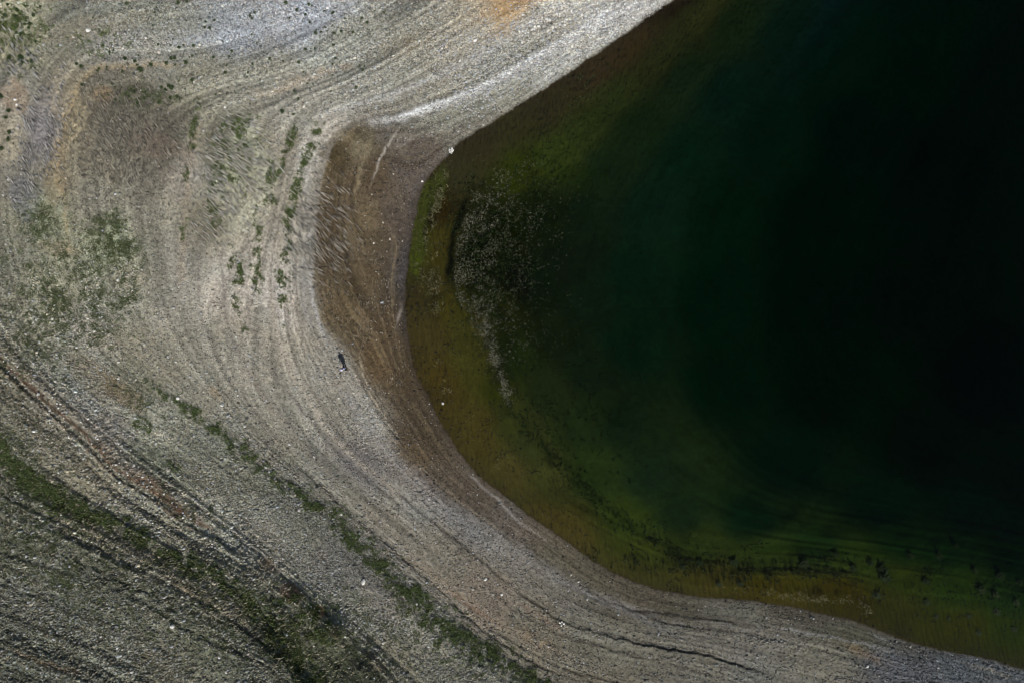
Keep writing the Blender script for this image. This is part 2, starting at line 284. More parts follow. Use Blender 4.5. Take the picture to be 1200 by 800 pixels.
# upper left terrace with its ochre rim and the brown dead patch inside
line([(215,80),(180,76),(145,76),(115,80),(98,90),(88,106),(82,122),(76,150),(69,175),(66,200),(72,225),(78,262),(80,295),(62,300)], 4, (156,139,106), .5, 3.5, .65, 14)
blob(66,205,14,40,8,(146,130,102),.35,15,.7); blob(72,292,24,10,10,(142,128,100),.4,16,.7)
blob(150,135,55,45,10,(92,86,76),.35,17,.5); blob(165,190,60,40,20,(100,90,80),.3,18,.6); blob(190,172,34,12,10,(128,112,98),.35,19,.6); blob(120,110,14,10,0,(140,118,88),.5,25,.6)
line([(195,140),(175,150),(155,158),(145,168)], 2, (62,60,56), .55, 1.5, .4, 19)
blob(50,155,20,50,20,(124,122,124),.3,20,.7); blob(28,235,14,30,-20,(105,108,118),.4,21,.6)
blob(15,115,16,22,0,(150,128,105),.5,22); blob(112,30,70,14,-12,(136,128,108),.35,23)
for i,(a,b,c_) in enumerate([((240,138),(226,165),.6),((226,165),(218,230),.6),((218,230),(212,330),.5)]):
    line([a,((a[0]+b[0])/2-1,(a[1]+b[1])/2),b,(b[0]-1,b[1]+18)], 5, (150,136,118), .5*c_*1.6, 2, .4, 24+i)
line([(265,120),(250,150),(246,190),(244,230)], 3, (80,72,60), .35, 3, .6, 28)
# sandy tongues and darker tracks left of the mud
for i,pts in enumerate([[(238,260),(232,330),(246,400),(280,460),(330,520)],[(262,280),(262,350),(275,405),(310,460),(350,510)],[(285,330),(300,400),(330,450),(372,500)]]):
    line(pts, 3, (104,98,94), .5, 2, .45, 30+i)
line([(318,330),(322,380),(338,430),(360,465),(385,505),(415,537),(450,565),(475,590)], 4.2, (160,152,138), .7, 1.2, .3, 34)
line([(345,420),(360,455),(384,500)], 7, (158,151,137), .45, 3, .3, 35)
line([(352,380),(358,425),(368,455),(392,495),(430,545),(470,585)], 2, (98,92,86), .45, 1.3, .5, 120)
line([(334,380),(345,420),(362,452),(385,482)], 1.8, (104,97,90), .45, 1.3, .5, 121)
line([(300,380),(312,410),(332,445),(360,485),(400,530)], 2.4, (100,94,90), .4, 1.6, .5, 122)
line([(368,390),(378,420),(398,455),(425,495),(460,540),(520,600)], 2, (158,152,142), .4, 1.4, .5, 123)
line([(280,380),(290,430),(320,480),(370,540),(430,600),(500,655)], 2.6, (140,130,116), .4, 1.8, .5, 124)
line([(470,560),(520,608),(570,652),(630,692),(700,722)], 1.6, (92,90,88), .45, 1.3, .5, 125)
line([(500,566),(550,612),(600,650),(660,684),(720,705)], 1.6, (84,78,70), .45, 1.3, .5, 126)
line([(365,260),(364,300),(364,335),(372,372),(384,405)], 2.6, (185,186,188), .6, 1.2, .4, 36)
line([(356,180),(360,215),(358,300),(356,345),(365,395)], 5, (150,148,146), .45, 2, .4, 37)
line([(420,408),(424,432),(432,455),(442,476),(456,498),(471,519)], 1.9, (185,174,152), .8, .9, .3, 38)
line([(471,519),(490,543),(512,563),(545,592),(590,625)], 1.6, (146,134,114), .45, 1.2, .6, 39)
line([(404,442),(412,470),(430,500),(455,530),(490,568),(540,612),(600,656)], 11, (140,139,136), .5, 4, .4, 40)
line([(540,600),(600,640),(650,672),(700,700),(760,722)], 8, (124,122,118), .45, 4, .5, 41)
# brown mud: a band with a clear outer edge and shore-parallel stripes
MUD = (1-sst(.93, 1.0, T+.02*n3))*sst(.06, .2, T)*sst(170, 225, PY+.3*(PX-400))*(1-sst(470, 640, PY))*L_*(PX < 620)
mixc(MUD*(.75+.5*STRIP), (90,79,63), .4)
mixc(MUD*crisp(stria(26, .006, 26), .2, .5), (116,103,80), .4); mixc(MUD*crisp(-stria(26, .006, 26), .2, .5), (68,58,44), .45)
# brown mud: pale veins, drifts and the dark wet margin
line([(468,148),(460,163),(451,176),(445,188),(440,202),(437,214)], 1.3, (168,162,150), .9, 1, .2, 42)
line([(438,150),(432,170),(424,190),(420,210),(414,235)], 3, (132,122,98), .6, 2, .5, 48)
line([(480,150),(470,160),(462,172)], 1.6, (158,150,136), .8, 1.2, .3, 47)
line([(438,200),(436,212),(431,224)], 1.4, (150,138,118), .6, 1, .3, 43)
line([(425,196),(420,212),(415,232)], 2.4, (138,124,98), .5, 1.8, .5, 44)
line([(505,150),(480,165),(463,175)], 1.8, (160,152,138), .6, 1.2, .4, 45)
blob(415,172,22,12,30,(128,118,96),.45,46,.6); blob(398,185,14,22,20,(62,54,38),.6,47,.5); blob(388,175,10,16,30,(60,52,38),.45,54,.5); blob(492,170,16,12,-30,(84,76,68),.5,55,.5)
blob(384,275,13,45,0,(66,56,42),.45,48,.7)
line([(469,352),(470,362),(467,374),(466,390)], 2, (158,150,140), .7, 1.3, .4, 49)
line([(476,488),(486,502),(492,512)], 1.3, (128,116,98), .5, 1, .4, 50)
line([(544,550),(560,565),(580,582),(600,602),(620,622)], 1.8, (150,146,142), .6, 1.3, .4, 51)
line([(600,605),(625,622),(650,643)], 1.3, (150,144,134), .5, 1, .4, 52)
for i in range(16):                                 # drying rims in the brown mud
    f = .12+.75*i/16; pts = []
    yy = np.linspace(200, 440, 7); xs = []
    for y_ in yy:
        row = T[np.argmin(np.abs(gy-y_))]; k_ = np.where((gx > 360) & (gx < 510))[0]
        xs.append(gx[k_[np.argmin(np.abs(row[k_]-f))]])
    line(list(zip(xs, yy)), 1.2, (118,104,80) if i % 2 else (70,60,46), .5, 1.2, .6, 53+i, only=L_)
RIM = sst(.99, 1.03, T+.02*n3)*(1-sst(1.12, 1.4, T))*sst(150, 180, PY)*(1-sst(400, 560, PY))*L_*(PX < 620); mixc(RIM, (150,146,138), .4)
# tan and rust seams below
line([(470,650),(500,668),(530,690),(560,712),(600,742),(640,762)], 5, (132,120,102), .5, 2.5, .5, 70)
line([(520,690),(560,715),(595,738)], 3, (116,88,72), .4, 2, .5, 71)
line([(600,735),(640,755),(668,770)], 6, (138,118,92), .4, 4, .8, 72)
line([(600,702),(635,722),(660,742)], 3, (112,72,58), .35, 3, .7, 73)
line([(930,775),(960,785),(1000,800)], 12, (135,128,112), .4, 5, .4, 74)
line([(985,752),(1010,765),(1040,778)], 6, (120,100,72), .55, 3, .4, 75)
line([(800,752),(860,760),(910,772)], 7, (112,108,100), .35, 4, .5, 76)
line([(905,735),(950,742),(1000,752),(1060,766)], 1.8, (150,150,150), .45, 2, .6, 77, only=L_)
line([(1020,742),(1045,752)], 2, (165,165,165), .5, 1, .5, 78, only=L_)
line([(1120,775),(1150,782),(1190,795)], 2, (150,140,120), .4, 2, .6, 79, only=L_)
for i in range(9):
    line([(620+i*12,668+i*3),(700+i*10,700+i*5),(800+i*8,722+i*6),(900+i*8,742+i*6),(1000,768+i*5)], 1.1, (60,60,64) if i%2 else (128,126,122), .45, 2.4, .75, 140+i, only=L_)
for i in range(5):
    line([(660+i*10,758+i*6),(740,768+i*8),(820,780+i*8)], 1.1, (64,62,60), .3, 2.5, .8, 150+i)
# rust-red gully and its sandy flanks
G = [(-20,412),(0,428),(30,456),(62,484),(100,519),(137,556),(175,579),(217,611),(250,629)]
off = lambda L, dx, dy: [(a+dx, b+dy) for a, b in L]
line(off(G,4.5,-4), 2.6, (120,80,58), .8, 2, .3, 160); line(off(G,-2,2), 1.6, (92,58,42), .6, 1.8, .4, 161); line(off(G,8,-8)[4:], 3.5, (122,92,72), .55, 2.5, .5, 159)
line(off(G,13,-11), 8, (132,118,100), .5, 4, .4, 162); line(off(G,-16,14)[1:7], 8, (112,104,88), .3, 5, .6, 163)
blob(180,570,26,9,38,(128,100,80),.45,164); blob(205,598,14,6,40,(112,78,60),.55,165); blob(98,548,26,9,30,(120,108,90),.25,166)
blob(342,695,13,9,40,(140,90,62),.6,167); blob(373,716,8,7,30,(140,84,56),.65,168); blob(392,742,8,5,30,(130,96,66),.5,169)
blob(312,662,14,7,40,(142,116,86),.5,170); blob(440,775,16,7,40,(132,118,92),.5,171)
line([(80,605),(110,622),(150,645),(190,665),(220,690),(270,715),(300,740)], 9, (140,126,100), .5, 4, .4, 172)
line([(195,675),(215,688),(235,700)], 5, (150,118,88), .5, 2, .5, 173)
line([(5,755),(35,769),(70,780),(110,795)], 4, (120,92,62), .6, 3, .5, 174)
line([(40,705),(70,722),(100,740),(130,752)], 5, (132,124,100), .35, 4, .6, 175)
line([(160,755),(190,780),(215,800)], 6, (124,112,86), .4, 4, .6, 176)
blob(110,440,40,16,42,(132,118,92),.4,177,.6); blob(145,460,35,12,42,(138,118,90),.4,178,.6); blob(252,460,10,5,40,(140,118,90),.5,179)
for i in range(14):                                 # dark green-grey and some paler furrow lines on the lower hillside
    y0 = 560+i*17; line([(-20,y0-10),(60,y0+26),(140,y0+66),(220,y0+112),(300,y0+168),(350,y0+215)], 3.2, (50,53,42) if i%3 else (112,108,92), .42, 5, .8, 180+i, sc=14)
# green and brown growth staining the lake bed, the bright algae by the shore
blob(492,250,9,36,10,(76,88,20),.6,200,.3,W_); blob(488,295,7,26,4,(76,90,18),.65,201,.35,W_); blob(512,225,8,26,14,(74,88,30),.4,202,.4,W_)
blob(500,330,10,20,0,(70,66,30),.3,203,.5,W_); blob(575,290,36,62,-8,(24,27,16),.35,204,.4,W_,.5); blob(588,400,14,60,-14,(26,30,15),.4,205,.5,W_)
line([(556,228),(544,240),(536,262),(529,290),(526,318),(527,338)], 4.5, (4,6,5), .9, 2, .1, 206, only=W_)
line([(592,470),(625,510),(660,545),(705,590),(760,630),(800,655),(850,672)], 6, (26,34,12), .35, 7, .85, 207, only=W_, sc=12)
line([(655,500),(665,540),(690,575)], 9, (44,58,14), .35, 7, .7, 208, only=W_)
line([(630,190),(660,200),(700,220)], 14, (52,64,12), .4, 8, .7, 209, only=W_)
line([(860,668),(920,667),(985,670),(1015,668)], 3, (14,22,12), .8, 3, .3, 210, only=W_)
line([(850,645),(950,640),(1060,652)], 6, (60,76,22), .6, 3, .4, 211, only=W_)
# sand ripples and wind-blown wavelets show as fine bars; stains of a damp edge
mixc(np.exp(-np.maximum(-Dw,0)/4.5)*L_*.55, (66,60,52))
mixc(np.exp(-np.maximum(-Dw,0)/1.4)*L_*.7, (44,38,28))
mixc(np.exp(-np.maximum(Dw,0)/5)*W_*.5, (50,40,26))
for W, m, k in SCARP_SHADE: mixc(m, (58,50,42), k, W)  # scarps: painted dark strip deepening the shade below each step
GREEN = np.zeros_like(PX)

# ------------------------------------------------------------------ materials
def new_mat(name):
    m = bpy.data.materials.new(name); m.use_nodes = True; return m, m.node_tree.nodes, m.node_tree.links
def attr_mat(name, rough=.9, spec=.25, noise_s=0, amt=.2, bump=0, trans=0):
    m, N, L = new_mat(name); b = N['Principled BSDF']; b.inputs['Roughness'].default_value = rough
    b.inputs['Specular IOR Level'].default_value = spec
    a = N.new('ShaderNodeAttribute'); a.attribute_name = 'col'
    out = a.outputs['Color']
    if noise_s:
        t = N.new('ShaderNodeTexNoise'); t.inputs['Scale'].default_value = noise_s; t.inputs['Detail'].default_value = 4
        g = N.new('ShaderNodeNewGeometry'); L.new(g.outputs['Position'], t.inputs['Vector'])
        r = N.new('ShaderNodeMapRange'); r.inputs[1].default_value = .25; r.inputs[2].default_value = .75
        r.inputs[3].default_value = 1-amt; r.inputs[4].default_value = 1+amt; L.new(t.outputs[0], r.inputs[0])
        v = N.new('ShaderNodeVectorMath'); v.operation = 'SCALE'; L.new(out, v.inputs[0]); L.new(r.outputs[0], v.inputs['Scale']); out = v.outputs[0]
        if bump:
            bp = N.new('ShaderNodeBump'); bp.inputs['Strength'].default_value = bump; bp.inputs['Distance'].default_value = .03
            L.new(t.outputs[0], bp.inputs['Height']); L.new(bp.outputs[0], b.inputs['Normal'])
    L.new(out, b.inputs['Base Color']); return m
def plain(name, rgb, rough=.8, ns=30, amt=.15, metal=0):
    m, N, L = new_mat(name); b = N['Principled BSDF']; b.inputs['Roughness'].default_value = rough; b.inputs['Metallic'].default_value = metal
    t = N.new('ShaderNodeTexNoise'); t.inputs['Scale'].default_value = ns; t.inputs['Detail'].default_value = 5
    o = N.new('ShaderNodeTexCoord'); L.new(o.outputs['Object'], t.inputs['Vector'])
    r = N.new('ShaderNodeMix'); r.data_type = 'RGBA'; c = np.array(rgb)
    r.inputs[6].default_value = (*np.clip(c*(1-amt),0,1), 1); r.inputs[7].default_value = (*np.clip(c*(1+amt),0,1), 1)
    L.new(t.outputs[0], r.inputs[0]); L.new(r.outputs[2], b.inputs['Base Color'])
    bp = N.new('ShaderNodeBump'); bp.inputs['Strength'].default_value = .35; bp.inputs['Distance'].default_value = .02
    L.new(t.outputs[0], bp.inputs['Height']); L.new(bp.outputs[0], b.inputs['Normal'])
    return m

def N_sep(N, L, pos):
    z_ = N.new('ShaderNodeSeparateXYZ'); L.new(pos, z_.inputs[0]); return z_.outputs[2]
def ground_mat():
    m, N, L = new_mat('shore_ground'); b = N['Principled BSDF']; b.inputs['Roughness'].default_value = .95; b.inputs['Specular IOR Level'].default_value = .15
    g = N.new('ShaderNodeNewGeometry'); pos = g.outputs['Position']
    a = N.new('ShaderNodeAttribute'); a.attribute_name = 'col'
    st = N.new('ShaderNodeAttribute'); st.attribute_name = 'stony'
    def M(op, x, y, clamp=False):
        n = N.new('ShaderNodeMath'); n.operation = op; n.use_clamp = clamp
        for i, q in enumerate((x, y)):
            if q is None: continue
            if isinstance(q, (int, float)): n.inputs[i].default_value = q
            else: L.new(q, n.inputs[i])
        return n.outputs[0]
    def vor(s):
        v = N.new('ShaderNodeTexVoronoi'); v.inputs['Scale'].default_value = s; L.new(pos, v.inputs['Vector'])
        sx = N.new('ShaderNodeSeparateColor'); L.new(v.outputs['Color'], sx.inputs[0]); return v, sx.outputs[0]
    v1, c1 = vor(4.2); v2, c2 = vor(8.5)
    no = N.new('ShaderNodeTexNoise'); no.inputs['Scale'].default_value = 14; no.inputs['Detail'].default_value = 5; L.new(pos, no.inputs['Vector'])
    # grain = 1 + stony*(cells-.5)*k + noise
    cells = M('ADD', M('MULTIPLY', M('SUBTRACT', c1, .5), .95), M('MULTIPLY', M('SUBTRACT', c2, .5), .95))
    gr = M('MULTIPLY', cells, M('MAXIMUM', st.outputs['Fac'], M('MULTIPLY', M('ADD', M('MULTIPLY', N_sep(N, L, pos), 8.0), 1.0, True), .5)))
    nn = M('MULTIPLY', M('SUBTRACT', no.outputs[0], .5), 1.3)
    f = M('MAXIMUM', M('ADD', M('ADD', gr, nn), 1.0), .25)
    sc = N.new('ShaderNodeVectorMath'); sc.operation = 'SCALE'; L.new(a.outputs['Color'], sc.inputs[0]); L.new(f, sc.inputs['Scale'])
    L.new(sc.outputs[0], b.inputs['Base Color'])
    hgt = M('ADD', M('MULTIPLY', M('MULTIPLY', v1.outputs['Distance'], -.5), st.outputs['Fac']), no.outputs[0])
    bp = N.new('ShaderNodeBump'); bp.inputs['Strength'].default_value = .6; bp.inputs['Distance'].default_value = .08
    L.new(hgt, bp.inputs['Height'])
    # ripple marks on the submerged sand only
    wv = N.new('ShaderNodeTexWave'); wv.inputs['Scale'].default_value = .75; wv.inputs['Distortion'].default_value = 4; wv.inputs['Detail'].default_value = 2; wv.inputs['Detail Scale'].default_value = 1.5
    wv.bands_direction = 'DIAGONAL'; 
    mp = N.new('ShaderNodeMapping'); mp.inputs['Rotation'].default_value = (0,0,math.radians(20)); L.new(pos, mp.inputs['Vector']); 
    mp.inputs['Scale'].default_value = (1.0,.35,0); L.new(mp.outputs[0], wv.inputs['Vector'])
    sz = N.new('ShaderNodeSeparateXYZ'); L.new(pos, sz.inputs[0])
    dm = M('MULTIPLY', M('MULTIPLY', sz.outputs[2], -8.0, True), M('ADD', M('MULTIPLY', sz.outputs[2], .4), 1.0, True))
    bp2 = N.new('ShaderNodeBump'); bp2.inputs['Distance'].default_value = .085; L.new(dm, bp2.inputs['Strength'])
    L.new(wv.outputs['Fac'], bp2.inputs['Height']); L.new(bp.outputs[0], bp2.inputs['Normal']); L.new(bp2.outputs[0], b.inputs['Normal'])
    return m

def water_mat():
    m, N, L = new_mat('lake_water'); N.remove(N['Principled BSDF']); out = N['Material Output']
    tr = N.new('ShaderNodeBsdfTransparent'); gl = N.new('ShaderNodeBsdfGlossy'); gl.inputs['Roughness'].default_value = .08
    fr = N.new('ShaderNodeFresnel'); fr.inputs['IOR'].default_value = 1.27; mx = N.new('ShaderNodeMixShader')
    g = N.new('ShaderNodeNewGeometry')
    mp = N.new('ShaderNodeMapping'); mp.inputs['Rotation'].default_value = (0,0,math.radians(25)); mp.inputs['Scale'].default_value = (2.6,1.1,1)
    L.new(g.outputs['Position'], mp.inputs['Vector'])
    t = N.new('ShaderNodeTexNoise'); t.inputs['Scale'].default_value = 1.1; t.inputs['Detail'].default_value = 3; L.new(mp.outputs[0], t.inputs['Vector'])
    bp = N.new('ShaderNodeBump'); bp.inputs['Strength'].default_value = .6; bp.inputs['Distance'].default_value = .12; L.new(t.outputs[0], bp.inputs['Height'])
    L.new(bp.outputs[0], gl.inputs['Normal']); L.new(bp.outputs[0], fr.inputs['Normal'])
    L.new(fr.outputs[0], mx.inputs[0]); L.new(tr.outputs[0], mx.inputs[1]); L.new(gl.outputs[0], mx.inputs[2]); L.new(mx.outputs[0], out.inputs['Surface'])
    va = N.new('ShaderNodeVolumeAbsorption'); mxs = float(SIG.max())*1.25
    va.inputs['Color'].default_value = (*(1-SIG/mxs), 1); va.inputs['Density'].default_value = mxs
    L.new(va.outputs[0], out.inputs['Volume']); return m

# ------------------------------------------------------------------ mesh plumbing
def raw_mesh(name, V, F, mat, cols=None, fl=None, smooth_=False):
    """V (n,3), F (m,k) all faces k-sided"""
    me = bpy.data.meshes.new(name); V = np.ascontiguousarray(V, np.float32); F = np.ascontiguousarray(F, np.int32)
    k = F.shape[1]; me.vertices.add(len(V)); me.vertices.foreach_set('co', V.ravel())
    me.loops.add(F.size); me.loops.foreach_set('vertex_index', F.ravel())
    me.polygons.add(len(F)); me.polygons.foreach_set('loop_start', np.arange(0, F.size, k, dtype=np.int32))
    if smooth_: me.polygons.foreach_set('use_smooth', np.ones(len(F), bool))
    me.update(calc_edges=True)
    if cols is not None:
        c = np.ones((len(V), 4), np.float32); c[:,:3] = cols; at = me.attributes.new('col', 'FLOAT_COLOR', 'POINT'); at.data.foreach_set('color', c.ravel())
    if fl:
        for n, v in fl.items():
            at = me.attributes.new(n, 'FLOAT', 'POINT'); at.data.foreach_set('value', np.ascontiguousarray(v, np.float32))
    me.materials.append(mat); o = bpy.data.objects.new(name, me); SC.collection.objects.link(o); return o
def tag(o, label=None, cat=None, group=None, kind=None):
    for k, v in (('label', label), ('category', cat), ('group', group), ('kind', kind)):
        if v: o[k] = v
    return o

# ------------------------------------------------------------------ stoniness
CS = """20 20 .4|150 30 .9|300 30 1|420 40 1|560 30 .9|700 20 1|640 60 1|560 90 .9|600 115 .5|500 130 .6|430 100 .8|350 110 .5|240 80 .6|60 50 .3|15 100 .1|15 160 .1|130 120 .2|200 150 .2|90 240 .15|30 300 .4|150 330 .4|60 360 .7|220 260 .15|280 220 .1|300 300 .1|270 350 .2|200 350 .3|330 350 .1|360 300 .2|400 200 .05|420 300 .05|450 400 .05|470 300 .15|350 430 .2|300 430 .4|240 420 .4|400 470 .6|440 520 .7|380 540 .5|330 480 .4|300 520 .8|100 450 .8|40 420 .8|130 500 1|200 440 .5|60 480 .5|220 560 .9|300 590 .9|180 600 .8|40 510 .6|250 620 .9|400 650 .9|350 640 .9|460 580 .5|520 600 .6|500 640 .4|600 660 .5|560 700 .5|480 680 .8|560 740 .8|640 760 .6|560 580 .2|600 615 .3|660 655 .15|720 690 .15|800 710 .2|700 710 .3|800 750 .35|740 780 .4|900 730 .5|900 780 .3|980 740 .3|1050 775 .8|1150 785 .8|20 600 .5|60 660 .4|60 740 .9|130 750 .9|20 780 .9|200 760 .8|200 690 .5|150 640 .4|300 700 .5|300 770 .7|370 750 .3|440 720 .9|450 770 .6|500 760 .8|650 130 .4|700 80 .5"""
a_ = np.array([[float(v) for v in e.split()] for e in CS.split('|')]); num = 0; den = 0
ts_ = samp(TC, cx[0], cy[0], 8., a_[:,0], a_[:,1])
for r_, t_ in zip(a_, ts_):
    wt = ((CX-r_[0])**2+(CY-r_[1])**2+((TC-t_)*60)**2+150)**-2.; num = num+wt*r_[2]; den = den+wt
RUST = np.clip(1-.85*np.exp(-(sdist(off(G,4,-3), 30)/9)**2)-.8*np.exp(-(np.hypot(PX-372, PY-716)/14)**2)-.8*np.exp(-(np.hypot(PX-342, PY-695)/14)**2)-.7*np.exp(-(np.hypot(PX-590, PY-14)/26)**2), .1, 1)
STO = samp(num/den, cx[0], cy[0], 8., PX, PY)*L_*RUST*np.clip(1+.6*n2+.35*S2, .1, 1.6)

# ------------------------------------------------------------------ ground sheet (one sheet, finer inside the surveyed area, reaching the horizon)
ex = np.cumsum(2.0*1.062**np.arange(114)); axx = np.r_[X0-ex[::-1], gx, X1+ex]; axy = np.r_[Y0-ex[::-1], gy, Y1+ex]
def fold(v, a, b):                             # the land beyond the surveyed area goes on as it does inside it
    L = b-a; q = np.mod(v-a, 2*L); return a+np.where(q > L, 2*L-q, q)
ix = np.clip(np.rint((fold(axx, X0, gx[-1])-X0)/ST).astype(int), 0, NX-1); iy = np.clip(np.rint((fold(axy, Y0, gy[-1])-Y0)/ST).astype(int), 0, NY-1)
AX, AY = np.meshgrid(axx, axy); AZ = Z[np.ix_(iy, ix)]; AC = COL[np.ix_(iy, ix)]; AS = STO[np.ix_(iy, ix)]
k = (H-AZ)/H; V = np.stack([(AX-600)/10*k, (400-AY)/10*k, AZ], -1).reshape(-1, 3)
idx = np.arange(AX.size).reshape(AX.shape)
F = np.stack([idx[:-1,:-1], idx[1:,:-1], idx[1:,1:], idx[:-1,1:]], -1).reshape(-1, 4)
ground = tag(raw_mesh('ground', V, F, ground_mat(), np.clip(AC.reshape(-1,3), 0, .9), {'stony': AS.ravel()}, True), kind='structure')
# lake water: closed body, top at level 0, its floor far below the bed
xe, ye = 1180., 1160.
V = np.array([(-xe,-ye,-30),(xe,-ye,-30),(xe,ye,-30),(-xe,ye,-30),(-xe,-ye,0),(xe,-ye,0),(xe,ye,0),(-xe,ye,0)])
F = np.array([(0,3,2,1),(4,5,6,7),(0,1,5,4),(1,2,6,5),(2,3,7,6),(3,0,4,7)])
tag(raw_mesh('water', V, F, water_mat()), kind='structure')

# ------------------------------------------------------------------ scatter tools
def rotz(a): c, s = np.cos(a), np.sin(a); return c, s
OCT = np.array([(1,0,0),(0,1,0),(-1,0,0),(0,-1,0),(.1,.05,1),(-.05,.1,-.7)]); OF = np.array([(0,1,4),(1,2,4),(2,3,4),(3,0,4),(1,0,5),(2,1,5),(3,2,5),(0,3,5)])
CUB = np.array([(1,.5,-.5),(.4,1,-.5),(-.6,.9,-.5),(-1,.1,-.5),(-.5,-.9,-.5),(.6,-.8,-.5),(.7,.35,.55),(.25,.7,.6),(-.45,.6,.5),(-.7,.05,.62),(-.3,-.6,.5),(.45,-.55,.55),(0,0,.8)])
CF = np.array([(i,(i+1)%6,6+(i+1)%6) for i in range(6)]+[(i,6+(i+1)%6,6+i) for i in range(6)]+[(6+i,6+(i+1)%6,12) for i in range(6)])
def pick(prob, n):
    """n random map positions with probability proportional to prob (inside the picture and a margin)"""
    c = np.cumsum(np.maximum(prob, 0).ravel()); r = RNG.random(n)*c[-1]; q = np.searchsorted(c, r)
    return gx[q % NX]+(RNG.random(n)-.5)*ST, gy[q//NX]+(RNG.random(n)-.5)*ST
def gather(x, y): return samp(COL, X0, Y0, ST, x, y)
def stones(name, n, prob, smin, smax, pw, bright, mat, label=None, kind='stuff', tpl=(OCT, OF), sat=.6, sink=.35):
    x, y = pick(prob, n); s = smin*(smax/smin)**(RNG.random(n)**pw)
    X, Y, Zq = world(x, y); a = RNG.random(n)*6.283; c, sn = rotz(a)
    tv, tf = tpl; m = len(tv); jit = 1+.35*(RNG.random((n, m, 1))-.5)
    P_ = tv[None]*jit*np.stack([s*(.8+.5*RNG.random(n)), s*(.6+.35*RNG.random(n)), s*(.45+.35*RNG.random(n))], -1)[:,None]
    Q = np.stack([P_[...,0]*c[:,None]-P_[...,1]*sn[:,None], P_[...,0]*sn[:,None]+P_[...,1]*c[:,None], P_[...,2]], -1)
    Q += np.stack([X, Y, Zq+s*sink*.6], -1)[:,None]
    base = gather(x, y); g = base.mean(1, keepdims=True); base = g+(base-g)*sat
    v = bright(n)[:,None]; tint = 1+(RNG.random((n,1))-.5)*np.array([[.22,.02,-.24]])
    cc = np.clip(np.where(v > 1.9, .30*v/1.9*np.ones(3), base*v)*tint, .015, .72)
    F_ = (tf[None]+np.arange(n)[:,None,None]*m).reshape(-1, 3)
    o = raw_mesh(name, Q.reshape(-1,3), F_, mat, np.repeat(cc, m, 0)); tag(o, label, 'gravel' if label else None, kind=kind); return o
inside = ((PX > -60) & (PX < 1260) & (PY > -50) & (PY < 850)).astype(float)
STM = attr_mat('stone_surface', .85, .25, 18, .25)
def br_mix(n):
    u = RNG.random(n); return np.where(u < .03, 1.9+RNG.random(n)*1.0, np.where(u < .32, 1.15+.75*RNG.random(n), .45+.75*RNG.random(n)))
EDGE = L_*sst(0, 5, -Dw)
stones('gravel', 230000, inside*STO**1.25*EDGE*(1+1.2*np.clip(S2,0,1)), .028, .13, 1.4, br_mix, STM, 'grey and whitish gravel strewn in bands over the lake shore')
stones('cobbles', 16000, inside*(STO**1.5*(.35+veg_h)+.02)*EDGE, .09, .20, 1.8, br_mix, STM, 'larger grey and pale cobbles lying loose among the shore gravel', tpl=(CUB, CF))
crest = np.exp(-(sdist([(800,-30),(765,-6),(722,16),(680,41),(640,64),(600,87),(550,110)], 60)/26)**2)+np.exp(-(sdist([(690,-4),(650,14),(590,34),(520,62)], 60)/20)**2)*.7
gulls = np.exp(-(sdist(off(G,6,-5), 60)/16)**2)+.6*np.exp(-(sdist([(130,740),(200,700),(330,690),(400,745)], 60)/20)**2)
stones('pale_cobbles', 4200, inside*L_*(crest*1.3+gulls*.06+.03*STO)*EDGE, .07, .17, 2, lambda n: 1.9+.9*RNG.random(n), STM, 'whitish cobbles along the washed gravel crest at the top', tpl=(CUB, CF))
rill = sst(0, 12, Dw)*(Dw < 70)*((PX > 470))*(T > -1.6)
stones('lakebed_stones', 9000, inside*W_*np.where(PX < 700, 1, .6)*np.clip(.25+fbm(PX/24, PY/24, 77, 3), 0, 1)*(T > -1.7), .05, .14, 2, lambda n: np.where(RNG.random(n) < .3, 1.3+.5*RNG.random(n), .3+.5*RNG.random(n)), STM, 'small dark and brown stones under the shallow water')

